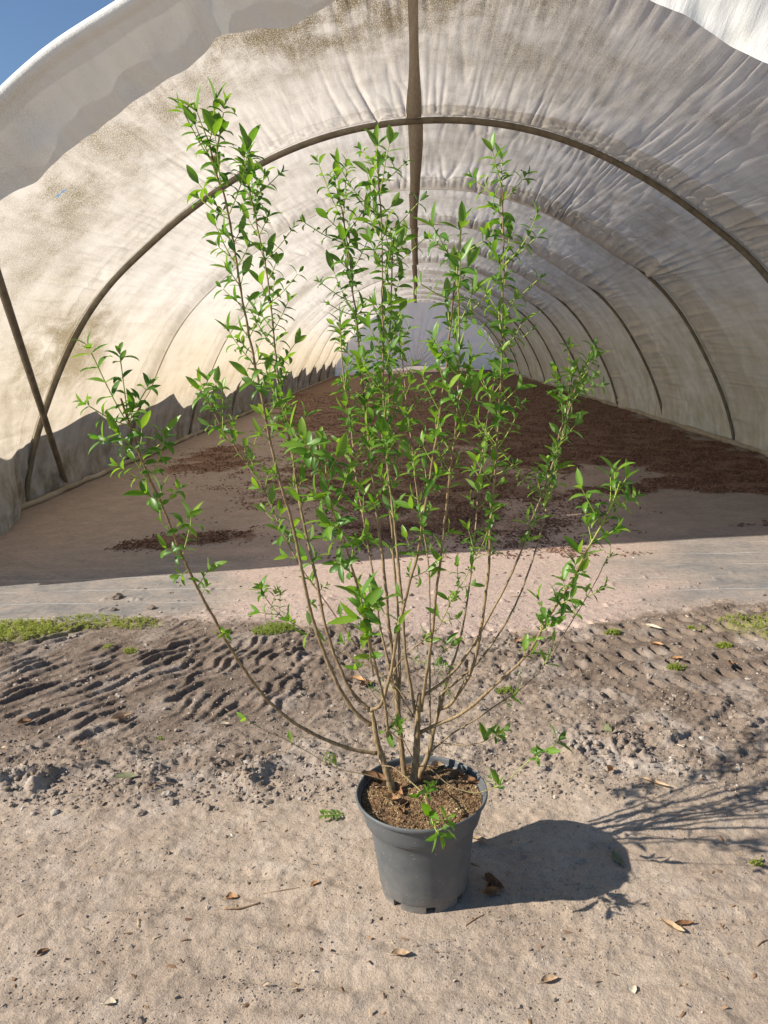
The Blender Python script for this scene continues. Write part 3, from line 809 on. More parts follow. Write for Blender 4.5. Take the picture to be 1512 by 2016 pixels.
M_LEAF = mat_leaf(); M_WEED = mat_leaf('weed_green', 1); M_BARK = mat_bark()
ROSETTES=[
 ('e',(-0.162,1.471,1.094),0.05,2),
 ('e',(-0.173,1.501,1.064),0.042,1),
 ('e2',(-0.114,1.469,0.934),0.055,2),
 ('e2',(-0.125,1.512,0.891),0.04,1),
 ('y',(0.286,1.7,0.468),0.055,1),
 ('y',(0.314,1.7,0.489),0.06,1),
 ('y',(0.273,1.71,0.446),0.035,1),
 ('y',(0.176,1.8,0.306),0.034,1),
 ('y',(0.169,1.8,0.321),0.03,1),
 ('z',(-0.004,1.7,0.355),0.034,2),
 ('z',(0.004,1.71,0.365),0.03,2),
 ('z',(0.03,1.62,0.311),0.045,2),
 ('z',(0.041,1.62,0.338),0.04,1),
 ('z',(0.023,1.61,0.307),0.055,1),
 ('za',(-0.263,1.84,0.365),0.024,2),
 ('za',(-0.273,1.84,0.377),0.02,1),
 ('za',(-0.442,1.84,0.466),0.014,1),
 ('za',(-0.474,1.84,0.49),0.016,1),
 ('zb',(0.178,1.82,0.441),0.042,2),
 ('zb',(0.2,1.81,0.461),0.04,1),
 ('zc',(-0.069,1.84,0.448),0.032,2),
 ('zc',(-0.071,1.84,0.47),0.026,2),
 ('d',(-0.133,1.859,0.562),0.024,2),
 ('j',(-0.109,1.974,0.523),0.02,1),
 ('b',(-0.286,1.839,0.807),0.026,2),
 ('c',(-0.264,1.887,0.831),0.028,2),
 ('a',(-0.473,1.682,0.797),0.026,2),
 ('a',(-0.508,1.676,0.907),0.026,1),
 ('a',(-0.536,1.619,0.963),0.04,2),
 ('v',(-0.41,1.993,0.778),0.04,2),
 ('v',(-0.442,1.983,0.804),0.034,2),
 ('t',(0.258,1.982,0.536),0.024,2),
 ('t',(0.226,1.974,0.464),0.022,2),
 ('g',(0.322,1.766,0.819),0.04,2),
 ('g',(0.305,1.771,0.785),0.036,2),
 ('g',(0.277,1.79,0.721),0.028,1),
 ('f',(0.089,1.703,1.38),0.052,1),
 ('f',(0.094,1.697,1.397),0.052,1),
 ('f',(0.091,1.707,1.274),0.042,1),
 ('s',(0.203,2.276,1.183),0.05,1),
 ('q',(0.044,1.948,0.556),0.02,1),
 ('u',(0.047,1.932,0.592),0.03,2),
 ('u',(0.08,1.896,0.793),0.03,2),
 ('g',(0.468,1.69,1.088),0.045,2),
 ('g',(0.403,1.695,1.047),0.05,2),
 ('a',(-0.61,1.442,1.453),0.055,2),
 ('a',(-0.563,1.46,1.435),0.045,2),
 ('a',(-0.518,1.454,1.38),0.04,2),
 ('a',(-0.639,1.472,1.352),0.042,2),
 ('a',(-0.615,1.477,1.283),0.045,2),
 ('a',(-0.613,1.544,1.214),0.042,2),
 ('a',(-0.513,1.553,1.161),0.036,2),
 ('a',(-0.514,1.508,1.274),0.036,2),
 ('b',(-0.449,1.64,1.915),0.05,2),
 ('b',(-0.367,1.628,1.907),0.05,2),
 ('b',(-0.438,1.682,1.756),0.042,1),
 ('b',(-0.413,1.696,1.663),0.04,1),
 ('c',(-0.398,1.994,1.913),0.042,2),
 ('c',(-0.329,2.016,1.868),0.04,1),
 ('c',(-0.304,1.999,1.733),0.038,1),
 ('c',(-0.287,1.952,1.625),0.036,1),
 ('b',(-0.417,1.719,1.579),0.036,1),
 ('b',(-0.387,1.742,1.458),0.036,1),
 ('n',(-0.113,1.968,1.9),0.03,2),
 ('n',(-0.016,1.949,1.866),0.042,1),
 ('i',(-0.228,2.032,1.89),0.046,1),
 ('i',(-0.16,2.026,1.874),0.042,2),
 ('i',(-0.268,2.023,1.753),0.036,1),
 ('i',(-0.23,1.996,1.602),0.036,1),
 ('i',(-0.215,1.999,1.552),0.032,1),
 ('q',(0.152,1.878,1.804),0.042,2),
 ('q',(0.251,1.86,1.8),0.044,2),
 ('q',(0.283,1.864,1.675),0.038,1),
 ('q',(0.29,1.883,1.582),0.036,1),
 ('q',(0.271,1.893,1.463),0.034,1),
 ('q',(0.24,1.887,1.288),0.04,2),
 ('q',(0.234,1.896,1.143),0.036,1),
 ('f',(0.049,1.581,1.638),0.038,2),
 ('f',(0.136,1.576,1.638),0.04,2),
 ('f',(0.015,1.614,1.565),0.036,1),
 ('f',(0.167,1.646,1.561),0.036,1),
 ('n',(0.014,1.927,1.772),0.044,1),
 ('n',(0.027,1.929,1.692),0.036,1),
 ('r',(0.422,2.168,1.413),0.044,2),
 ('r',(0.484,2.168,1.41),0.046,2),
 ('s',(0.557,2.383,1.299),0.04,2),
 ('w',(-0.584,2.128,1.318),0.03,2),
 ('w',(-0.542,2.101,1.227),0.036,2),
 ('w',(-0.45,2.102,1.21),0.036,2),
]
STEMS=[
 ('trunkA',[(-0.091,1.845,0.247),(-0.106,1.848,0.31),(-0.119,1.851,0.361),(-0.133,1.854,0.412),(-0.139,1.858,0.469),(-0.145,1.86,0.495)],0.0112,0.0058,2,0,1,0),
 ('trunkB',[(-0.045,1.88,0.243),(-0.032,1.885,0.332),(-0.027,1.889,0.385),(-0.021,1.896,0.48),(-0.015,1.9,0.526)],0.0122,0.0062,2,0,1,0),
 ('trunkC',[(-0.029,1.92,0.256),(0.004,1.928,0.331),(0.02,1.937,0.399),(0.036,1.944,0.454),(0.04,1.95,0.494)],0.0095,0.0036,2,0,1,0),
 ('trunkD',[(-0.064,1.92,0.262),(-0.066,1.922,0.287),(-0.071,1.929,0.353),(-0.076,1.94,0.434),(-0.079,1.949,0.504),(-0.083,1.96,0.58)],0.008,0.006,2,0,1,0),
 ('a',[(-0.135,1.855,0.377),(-0.204,1.84,0.4),(-0.292,1.814,0.456),(-0.358,1.788,0.521),(-0.412,1.761,0.602),(-0.459,1.724,0.714),(-0.495,1.684,0.835),(-0.519,1.65,0.928),(-0.536,1.617,1.016),(-0.546,1.585,1.097),(-0.554,1.56,1.155),(-0.565,1.528,1.227),(-0.567,1.507,1.271),(-0.57,1.474,1.339),(-0.571,1.46,1.366)],0.0072,0.0026,0.5,0.72,0.9,0.95),
 ('b',[(-0.148,1.86,0.458),(-0.184,1.856,0.494),(-0.221,1.849,0.561),(-0.247,1.841,0.636),(-0.266,1.833,0.705),(-0.282,1.825,0.777),(-0.292,1.816,0.848),(-0.299,1.808,0.915),(-0.312,1.792,1.032),(-0.329,1.779,1.123),(-0.344,1.763,1.224),(-0.355,1.744,1.343),(-0.365,1.726,1.446),(-0.375,1.703,1.569),(-0.378,1.687,1.651),(-0.382,1.674,1.716),(-0.388,1.662,1.768),(-0.395,1.656,1.794),(-0.401,1.649,1.827),(-0.403,1.64,1.863)],0.0074,0.0024,0.5,1,0.93,1),
 ('c',[(-0.15,1.86,0.502),(-0.196,1.864,0.554),(-0.224,1.869,0.618),(-0.243,1.874,0.678),(-0.259,1.879,0.742),(-0.27,1.886,0.823),(-0.28,1.892,0.89),(-0.299,1.902,0.992),(-0.314,1.913,1.098),(-0.328,1.925,1.214),(-0.341,1.934,1.304),(-0.352,1.945,1.406),(-0.357,1.957,1.506),(-0.362,1.966,1.584),(-0.371,1.976,1.67),(-0.383,1.983,1.731),(-0.388,1.989,1.779),(-0.397,1.993,1.816),(-0.403,2.0,1.87)],0.0068,0.0022,0.3,1,0.95,0.9),
 ('d',[(-0.148,1.86,0.501),(-0.119,1.857,0.516),(-0.1,1.851,0.572),(-0.08,1.842,0.652),(-0.068,1.832,0.729),(-0.048,1.822,0.803),(-0.03,1.812,0.873),(-0.011,1.802,0.938),(0.007,1.786,1.041),(0.019,1.775,1.105),(0.029,1.764,1.166),(0.04,1.753,1.227),(0.05,1.742,1.285),(0.058,1.73,1.342),(0.065,1.722,1.381),(0.07,1.712,1.43),(0.075,1.703,1.473),(0.081,1.69,1.528),(0.085,1.68,1.573)],0.0066,0.0024,0.24,1,0.9,1),
 ('e',[(-0.104,1.85,0.429),(-0.103,1.816,0.523),(-0.116,1.76,0.643),(-0.128,1.699,0.757),(-0.133,1.653,0.837),(-0.142,1.597,0.925),(-0.149,1.548,0.994),(-0.158,1.492,1.068),(-0.169,1.435,1.135),(-0.17,1.399,1.176),(-0.17,1.355,1.222),(-0.173,1.316,1.261),(-0.173,1.28,1.294)],0.005,0.0022,0.3,1,0.84,0.8),
 ('e2',[(-0.121,1.66,0.691),(-0.122,1.54,0.851),(-0.124,1.46,0.937)],0.003,0.0018,0.6,1.2,1.15,0.5),
 ('f',[(-0.013,1.9,0.475),(-0.005,1.893,0.53),(0.011,1.876,0.635),(0.025,1.857,0.736),(0.034,1.837,0.833),(0.047,1.816,0.926),(0.057,1.794,1.018),(0.068,1.769,1.117),(0.074,1.754,1.171),(0.084,1.733,1.244),(0.088,1.717,1.297),(0.091,1.7,1.354),(0.092,1.685,1.398),(0.093,1.677,1.422),(0.092,1.649,1.505),(0.089,1.623,1.574),(0.088,1.611,1.603),(0.093,1.597,1.639),(0.096,1.58,1.678)],0.0062,0.002,0.36,1.05,0.92,0.85),
 ('g',[(-0.016,1.9,0.413),(0.026,1.892,0.438),(0.071,1.882,0.462),(0.115,1.87,0.497),(0.159,1.855,0.546),(0.201,1.84,0.595),(0.242,1.824,0.644),(0.273,1.808,0.695),(0.301,1.788,0.766),(0.328,1.769,0.824),(0.359,1.746,0.895),(0.383,1.724,0.963),(0.406,1.702,1.022),(0.427,1.679,1.085),(0.439,1.66,1.137)],0.007,0.0024,0.42,1.15,0.92,0.75),
 ('i',[(-0.083,1.96,0.58),(-0.095,1.964,0.697),(-0.099,1.967,0.792),(-0.105,1.971,0.886),(-0.113,1.975,0.974),(-0.117,1.977,1.015),(-0.12,1.979,1.07),(-0.127,1.983,1.149),(-0.131,1.987,1.222),(-0.136,1.99,1.289),(-0.141,1.994,1.359),(-0.144,1.997,1.411),(-0.147,2.0,1.466),(-0.15,2.003,1.528),(-0.156,2.006,1.578),(-0.16,2.01,1.652),(-0.166,2.013,1.701),(-0.171,2.016,1.75),(-0.177,2.019,1.786),(-0.183,2.02,1.809)],0.0068,0.0022,0.36,1.1,0.93,1.05),
 ('j',[(-0.076,1.95,0.45),(-0.07,1.959,0.553),(-0.068,1.974,0.693),(-0.072,1.985,0.786),(-0.076,1.996,0.878),(-0.078,2.007,0.965),(-0.083,2.013,1.006),(-0.087,2.022,1.074),(-0.085,2.033,1.154),(-0.081,2.047,1.248),(-0.076,2.056,1.312),(-0.073,2.066,1.38),(-0.069,2.08,1.471),(-0.064,2.089,1.528),(-0.059,2.101,1.606),(-0.055,2.111,1.67),(-0.05,2.12,1.726)],0.006,0.0022,0.34,1.15,0.9,1),
 ('k',[(-0.071,1.95,0.388),(-0.095,1.986,0.541),(-0.123,2.026,0.674),(-0.132,2.053,0.764),(-0.146,2.082,0.855),(-0.164,2.12,0.97),(-0.174,2.139,1.026),(-0.182,2.157,1.08),(-0.189,2.185,1.165),(-0.197,2.21,1.236),(-0.205,2.229,1.292),(-0.212,2.248,1.35),(-0.217,2.273,1.421),(-0.219,2.292,1.479),(-0.221,2.32,1.56)],0.0052,0.002,0.42,1,0.9,0.8),
 ('n',[(-0.029,1.9,0.468),(-0.043,1.902,0.577),(-0.051,1.904,0.643),(-0.054,1.907,0.765),(-0.058,1.909,0.833),(-0.062,1.911,0.902),(-0.067,1.914,0.987),(-0.074,1.917,1.067),(-0.082,1.92,1.171),(-0.084,1.924,1.261),(-0.084,1.928,1.373),(-0.079,1.932,1.47),(-0.08,1.934,1.523),(-0.076,1.938,1.618),(-0.075,1.941,1.689),(-0.074,1.943,1.747),(-0.077,1.946,1.804),(-0.078,1.947,1.838),(-0.079,1.95,1.894)],0.0062,0.002,0.38,1.1,0.93,1.1),
 ('o',[(0.009,1.95,0.387),(0.015,2.0,0.581),(0.019,2.041,0.715),(0.019,2.078,0.828),(0.01,2.104,0.905),(-0.002,2.13,0.978),(-0.012,2.159,1.061),(-0.018,2.188,1.144),(-0.025,2.213,1.215),(-0.032,2.238,1.285),(-0.037,2.263,1.357),(-0.043,2.289,1.429),(-0.046,2.304,1.472),(-0.051,2.32,1.517)],0.0042,0.0018,0.35,1,0.9,0.7),
 ('p',[(0.042,1.945,0.463),(0.051,1.953,0.5),(0.071,1.971,0.562),(0.093,1.99,0.619),(0.114,2.016,0.696),(0.136,2.056,0.806),(0.156,2.105,0.941),(0.167,2.144,1.044),(0.177,2.164,1.098),(0.184,2.18,1.139),(0.199,2.212,1.222),(0.214,2.239,1.291),(0.225,2.256,1.334),(0.237,2.28,1.397)],0.0046,0.0018,0.45,0.9,0.9,0.6),
 ('q',[(0.036,1.945,0.457),(0.064,1.944,0.469),(0.097,1.942,0.515),(0.129,1.939,0.58),(0.151,1.934,0.679),(0.167,1.928,0.799),(0.176,1.923,0.892),(0.179,1.918,0.985),(0.186,1.914,1.06),(0.194,1.907,1.164),(0.199,1.902,1.241),(0.204,1.896,1.339),(0.208,1.889,1.435),(0.207,1.885,1.486),(0.209,1.88,1.555),(0.21,1.874,1.623),(0.21,1.871,1.667),(0.208,1.866,1.733),(0.207,1.862,1.775),(0.203,1.86,1.798)],0.0072,0.0018,0.35,1,0.92,1),
 ('r',[(-0.008,1.9,0.52),(0.051,1.912,0.556),(0.097,1.926,0.601),(0.136,1.941,0.653),(0.159,1.951,0.687),(0.184,1.963,0.729),(0.221,1.981,0.789),(0.261,2.004,0.867),(0.307,2.036,0.976),(0.331,2.052,1.028),(0.358,2.072,1.093),(0.371,2.084,1.132),(0.384,2.1,1.186),(0.406,2.118,1.243),(0.416,2.132,1.291),(0.43,2.15,1.351)],0.0058,0.002,0.5,1.1,0.95,0.8),
 ('s',[(0.042,1.945,0.5),(0.099,1.966,0.539),(0.147,1.989,0.573),(0.197,2.018,0.625),(0.238,2.047,0.678),(0.275,2.078,0.736),(0.319,2.126,0.83),(0.357,2.175,0.927),(0.387,2.222,1.023),(0.403,2.249,1.077),(0.424,2.283,1.147),(0.459,2.332,1.245),(0.499,2.38,1.339)],0.0045,0.002,0.58,1,0.95,0.8),
 ('t',[(0.007,1.93,0.333),(0.072,1.942,0.384),(0.143,1.956,0.422),(0.205,1.97,0.46),(0.263,1.983,0.493),(0.311,1.996,0.532),(0.354,2.01,0.582),(0.394,2.026,0.643),(0.45,2.048,0.724),(0.488,2.064,0.785),(0.521,2.08,0.846)],0.0036,0.0014,0.35,0.65,0.8,0.45),
 ('u',[(-0.093,1.95,0.55),(-0.071,1.943,0.597),(-0.02,1.93,0.653),(0.035,1.916,0.701),(0.077,1.896,0.794),(0.109,1.881,0.852),(0.135,1.867,0.91),(0.163,1.85,0.973)],0.0026,0.0012,0.3,0.9,0.75,0.5),
 ('v',[(-0.052,1.9,0.513),(-0.108,1.912,0.573),(-0.198,1.931,0.62),(-0.298,1.954,0.676),(-0.361,1.968,0.71),(-0.403,1.979,0.738),(-0.438,1.991,0.783),(-0.458,2.0,0.816)],0.003,0.0014,0.5,1.1,0.8,0.45),
 ('w',[(-0.033,1.9,0.457),(-0.086,1.917,0.542),(-0.14,1.932,0.593),(-0.219,1.962,0.695),(-0.278,1.986,0.78),(-0.333,2.009,0.856),(-0.374,2.031,0.934),(-0.411,2.054,1.016),(-0.44,2.072,1.078),(-0.475,2.088,1.127),(-0.515,2.106,1.183),(-0.561,2.128,1.253),(-0.592,2.15,1.331)],0.0036,0.0018,0.42,1,0.95,0.75),
 ('x',[(-0.042,1.9,0.339),(-0.093,1.91,0.446),(-0.146,1.92,0.526),(-0.198,1.932,0.619),(-0.219,1.94,0.684),(-0.213,1.946,0.732),(-0.205,1.95,0.766)],0.002,0.001,0.6,0.9,0.8,0.35),
 ('y',[(-0.033,1.89,0.312),(-0.009,1.883,0.321),(0.014,1.874,0.311),(0.049,1.855,0.287),(0.083,1.838,0.277),(0.128,1.817,0.28),(0.161,1.8,0.301),(0.202,1.776,0.339),(0.248,1.74,0.413),(0.282,1.716,0.449),(0.302,1.7,0.478)],0.0022,0.0013,0.55,0.55,1,0.25),
 ('z',[(-0.121,1.83,0.355),(-0.093,1.813,0.361),(-0.07,1.791,0.357),(-0.023,1.734,0.345),(-0.007,1.704,0.335),(0.009,1.641,0.313),(0.021,1.61,0.307)],0.0022,0.0013,0.55,0.9,1,0.3),
 ('za',[(-0.1,1.84,0.302),(-0.166,1.84,0.323),(-0.247,1.84,0.345),(-0.32,1.84,0.393),(-0.379,1.84,0.431),(-0.438,1.84,0.461),(-0.473,1.84,0.491)],0.002,0.001,0.35,0.4,0.7,0.3),
 ('zb',[(0.015,1.935,0.361),(0.043,1.92,0.367),(0.088,1.89,0.379),(0.135,1.854,0.403),(0.162,1.83,0.427),(0.189,1.8,0.463)],0.002,0.0013,0.7,0.8,1,0.3),
 ('zc',[(-0.079,1.93,0.514),(-0.115,1.886,0.454),(-0.095,1.864,0.435),(-0.07,1.843,0.424),(-0.071,1.82,0.474)],0.0014,0.001,0.5,1,0.85,0.2),
 ('zd',[(0.025,1.9,0.578),(0.03,1.887,0.627),(0.043,1.88,0.644),(0.059,1.87,0.669)],0.0014,0.001,0.3,1,0.8,0.3),
]


def norm(v): return v / (np.linalg.norm(v) + 1e-12)
LT = np.array([0, .12, .30, .50, .70, .87, 1.0])
LW = np.array([.10, .42, .88, 1.0, .80, .42, .02])
def leaf(p, d, n, L, W, curl, tone, acc):
    """d: direction, n: upper-side normal"""
    s = norm(np.cross(d, n)); n = norm(np.cross(s, d))
    pts = []
    pos = p.copy(); dd = d.copy(); nn = n.copy(); prev = 0.
    for i, t in enumerate(LT):
        st = (t - prev) * L; prev = t
        ang = -curl * (t if i else 0) * .55
        pos = pos + dd * st
        c, s_ = math.cos(ang * .45), math.sin(ang * .45)
        dd, nn = dd * c + nn * s_, nn * c - dd * s_
        w = LW[i] * W * .5
        lift = w * .38
        pts += [pos - s * w + nn * lift, pos - nn * .0, pos + s * w + nn * lift]
    b = acc['n']
    acc['V'] += pts
    acc['n'] += 21
    acc['T'] += [tone] * 21
    acc['R'] += [0., 1., 0.] * 7
    for i in range(6):
        k = b + i * 3
        acc['F'] += [(k, k + 1, k + 4, k + 3), (k + 1, k + 2, k + 5, k + 4)]

def make_foliage(path, ls, dens, lsc, sl, name, rnd, root):
    """shoots with opposite leaves along the upper part of a stem"""
    P = path; seg = np.concatenate([[0], np.cumsum(np.linalg.norm(np.diff(P, axis=0), axis=1))]); Lt = seg[-1]
    def at(s):
        return np.array([np.interp(s, seg, P[:, i]) for i in range(3)])
    acc = dict(V=[], F=[], T=[], R=[], n=0); tubes = []
    s = ls * Lt; k = 0
    phase = rnd.uniform(0, math.pi)
    while s < Lt - .004:
        t = (s / Lt - ls) / (1 - ls + 1e-9)
        p = at(s); T = norm(at(min(s + .01, Lt)) - at(max(s - .01, 0)))
        a = norm(np.cross(T, [0.3, .2, 1.0] if abs(T[2]) < .95 else [1., .2, 0.])); b = np.cross(T, a)
        phi = phase + k * math.pi / 2 + rnd.uniform(-.35, .35)
        toplike = t > .93 or s > Lt - .05
        for side in (0, 1):
            if rnd.random() > (.93 if t > .12 else .75) * min(1, dens + .15): continue
            ph = phi + side * math.pi
            rad = a * math.cos(ph) + b * math.sin(ph)
            if t < .10: Ls = sl * rnd.uniform(.008, .03)
            else: Ls = sl * (.022 + .068 * t ** .7) * rnd.choice([.35, .65, .95, 1.25, 1.7])
            if toplike: Ls = sl * (rnd.uniform(.05, .08) if name not in ('n', 'j', 'o', 'k', 'f', 'r') else rnd.uniform(.008, .022))
            beta = rnd.uniform(.65, 1.15) if not toplike else rnd.uniform(.28, .62)
            d = norm(T * math.cos(beta) + rad * math.sin(beta) + np.array([0, 0, .15]))
            npair = max(1, int(round(Ls / .0170)))
            q = p.copy(); pts = [q.copy()]
            dec = rnd.uniform(0, math.pi)
            # basal small leaves at the node
            for sg in (-1, 1):
                if rnd.random() < .55:
                    ld = norm(rad * .8 + T * .35 + np.cross(T, rad) * sg * .7)
                    leaf(p + rad * .002, ld, norm(T * .8 + np.array([0, 0, .4])), lsc * rnd.uniform(.014, .026), lsc * rnd.uniform(.006, .010), rnd.uniform(.2, 1.4), rnd.uniform(.1, .55), acc)
            step = Ls / npair
            for j in range(npair):
                d = norm(d + np.array([0, 0, .10]) + np.array([rnd.gauss(0, .05), rnd.gauss(0, .05), 0]))
                q = q + d * step; pts.append(q.copy())
                ax = norm(np.cross(d, [.2, .9, .1])); bx = np.cross(d, ax)
                pa = dec + j * math.pi / 2
                fr = (j + 1) / npair
                last = j == npair - 1
                sz = lsc * (.0285 + .023 * fr) * rnd.uniform(.72, 1.22)
                for sg in (0, math.pi):
                    if rnd.random() < .05: continue
                    o = ax * math.cos(pa + sg) + bx * math.sin(pa + sg)
                    spread = rnd.uniform(.95, 1.55) if not last else rnd.uniform(.3, .95)
                    ld = norm(d * math.cos(spread) + o * math.sin(spread))
                    un = norm(d * math.sin(spread) - o * math.cos(spread) + np.array([0, 0, .15]))
                    leaf(q, ld, un, sz, sz * rnd.uniform(.28, .40), rnd.uniform(.3, 2.6) if not last else rnd.uniform(-.1, .9), min(1, .15 + .55 * fr + rnd.uniform(-.15, .25)), acc)
            # young bud pair
            for sg in (0, math.pi):
                o = ax * math.cos(pa + 1.57 + sg) + bx * math.sin(pa + 1.57 + sg)
                ld = norm(d + o * .22)
                leaf(q, ld, norm(-o + d * .2), lsc * rnd.uniform(.012, .024), .0055 * lsc, -.2, rnd.uniform(.75, 1.), acc)
            if len(pts) > 1 and Ls > .012:
                tubes.append(tube(np.array(pts), np.linspace(.0015, .0009, len(pts)), 5, False))
        s += rnd.uniform(.036, .060) / max(.4, dens) * (1.0 if t > .12 else 1.5)
        k += 1
    for (rn, rp, rs, rk) in ROSETTES:
        if rn != name: continue
        q = np.array(rp) - SP
        i0 = int(np.argmin(np.linalg.norm(P - q, axis=1)))
        dd_ = np.linalg.norm(P[i0] - q)
        if dd_ > .02: i0 = max(0, i0 - int(.75 * dd_ / .008))
        b0 = P[i0]
        if np.linalg.norm(q - b0) > .006:
            mid_ = (b0 + q) / 2 + np.array([0, 0, -.05 * np.linalg.norm(q - b0)])
            tubes.append(tube(catmull(np.array([b0, mid_, q]), 5), .0012, 5, False))
            d = norm(q - mid_); Lc = np.linalg.norm(q - b0); nm_ = int(Lc / .024)
            for j in range(1, nm_):
                w_ = j / nm_; pm = b0 * (1 - w_) ** 2 + mid_ * 2 * w_ * (1 - w_) + q * w_ * w_
                pm = mid_ + (b0 - mid_) * (1 - 2 * w_) if w_ < .5 else mid_ + (q - mid_) * (2 * w_ - 1)
                a1 = norm(np.cross(d, [.3, .8, .2])); b1_ = np.cross(d, a1)
                for sg in (0, math.pi):
                    o = a1 * math.cos(j * 1.57 + sg) + b1_ * math.sin(j * 1.57 + sg); sp_ = rnd.uniform(1., 1.5)
                    leaf(pm, norm(d * math.cos(sp_) + o * math.sin(sp_)), norm(d * math.sin(sp_) - o * math.cos(sp_) + np.array([0, 0, .2])), rs * rnd.uniform(.6, .95), rs * .28, rnd.uniform(.4, 2.), rnd.uniform(.3, .9), acc)
        else:
            d = norm(P[min(i0 + 3, len(P) - 1)] - P[max(i0 - 3, 0)])
        ax = norm(np.cross(d, [.2, .9, .1])); bx = np.cross(d, ax); pa = rnd.uniform(0, 3.1)
        for j in range(rk + 1):
            sz = rs * (1 - .12 * (rk - j)) * (1 if j < rk else .62)
            for sg in (0, math.pi):
                o = ax * math.cos(pa + j * 1.57 + sg) + bx * math.sin(pa + j * 1.57 + sg)
                sp_ = rnd.uniform(.9, 1.4) if j < rk else rnd.uniform(.2, .6)
                leaf(q + d * .007 * j, norm(d * math.cos(sp_) + o * math.sin(sp_)), norm(d * math.sin(sp_) - o * math.cos(sp_) + np.array([0, 0, .2])), sz * rnd.uniform(.85, 1.1), sz * .34, rnd.uniform(.3, 1.8), rnd.uniform(.3, .95), acc)
    if not acc['F']: return
    V = np.array(acc['V']); F4 = np.array(acc['F']); n0 = len(V)
    parts = [(V, [F4])] + tubes
    VV, FF = join(parts)
    nq0 = len(F4)
    quads = FF[0]
    mi = np.concatenate([np.zeros(nq0, int), np.ones(len(quads) - nq0, int)])
    tone = np.concatenate([acc['T'], np.full(len(VV) - n0, .75)])
    rib = np.concatenate([acc['R'], np.zeros(len(VV) - n0)])
    mesh_obj('foliage', VV, FF, [M_LEAF, M_BARK], root, attrs=dict(tone=tone, rib=rib, dark=np.zeros(len(VV))), matidx=mi)

rnd = random.Random(5)
NLEAF = 0
for (nm, pts, r0, r1, ls, de, lsc, sl) in STEMS:
    P = catmull(np.array(pts), 8) - SP
    seg = np.concatenate([[0], np.cumsum(np.linalg.norm(np.diff(P, axis=0), axis=1))])
    Lt = seg[-1]
    m_ = max(20, int(Lt / .008))
    s = np.linspace(0, Lt, m_)
    Q = np.stack([np.interp(s, seg, P[:, i]) for i in range(3)], 1)
    if not nm.startswith('trunk'):
        for i in range(2):
            Q[1:-1, i] += .0012 * np.array([noise(np.array([v * 28]), np.array([hash(nm) % 7 * 1.0 if False else len(pts) + r0 * 900]), 61 + i)[0] for v in s[1:-1]])
    rad = (r0 + (r1 - r0) * (s / Lt) ** .75) * (1 if nm.startswith('trunk') else .74)
    nodes = .5 + .5 * np.cos(2 * np.pi * s / .042)
    rad = rad * (1 + .22 * nodes ** 14) * (1 + .05 * noise(s * 40, s * 0 + r0 * 999, 72)) + .0003 * noise(s * 90, s * 0 + 3, 71)
    thick = nm.startswith('trunk')
    V, F = tube(Q, rad, 12 if r0 > .005 else 8)
    tt = np.repeat(s / Lt, 12 if r0 > .005 else 8)
    tone = np.zeros(len(tt)) if not nm in ('u', 'y', 'z', 'e2') else ss(.2, .9, tt) * .75
    dark = ss(.82, 1., tt) * .9 if not thick else np.zeros(len(tt))
    if nm in ('f', 'g'): tone = ss(.70, .95, tt) * .7; dark = dark * 0
    tone = np.concatenate([tone, tone[:1], tone[-1:]]); dark = np.concatenate([dark, dark[:1], dark[-1:]])
    st = mesh_obj('trunk' if thick else 'stem', V, F, M_BARK, shrub, attrs=dict(tone=tone, dark=dark, rib=np.zeros(len(V))))
    if ls < 1.5:
        make_foliage(Q, ls, de * (.80 if nm in ('i', 'j', 'k', 'n', 'o', 'f', 'd') else .92), lsc, sl, nm, rnd, st)
# two short sawn stubs on the trunks keep their pale cut faces (trunk tops)

# ------------------------------------------------------------------ bark mulch on the tunnel floor
M_MULCH = mat_attr('bark_chips', [(0., (.065, .035, .024)), (.45, (.19, .105, .070)), (.8, (.34, .20, .135)), (1., (.60, .44, .32))], .85, 90, .002)
def sample(n, x0, x1, y0, y1, dens, bias=1.0):
    out = []
    tot = 0
    while tot < n:
        m2 = n * 3
        xx = rng.uniform(x0, x1, m2)
        # uniform in 1/y gives an even cover in the picture plane and still a real ground scatter
        iy = rng.uniform(1 / y1 ** bias, 1 / y0 ** bias, m2); yy = iy ** (-1 / bias)
        k = rng.uniform(0, 1, m2) < dens(xx, yy)
        out.append(np.stack([xx[k], yy[k]], 1)); tot += k.sum()
    return np.vstack(out)[:n]
S1 = sample(60000, -4.0, 4.1, 4.95, 24, lambda a, b: mulch_density(a, b) ** 1.3 * np.clip(.45 + .9 * fbm(a * 3, b * 3, 3, 601), .05, 1), 1.5)
zz = ground_height(S1[:, 0], S1[:, 1])[0] + mulch_density(S1[:, 0], S1[:, 1]) * .018
tone = np.clip(rng.beta(1.6, 3.2, len(S1)) + .04 * (rng.uniform(0, 1, len(S1)) > .96), 0, 1)
V, F, T = chips(np.column_stack([S1, zz + .004]), rng.uniform(.009, .028, len(S1)) * (1 + .03 * S1[:, 1]), tone, asp=(1., .38, .2), seed=7)
tag(mesh_obj('bark_mulch', V, F, M_MULCH, smooth=False, attrs=dict(tone=T)), 'loose red brown bark chips spread over the tunnel floor', 'bark mulch', kind='stuff')

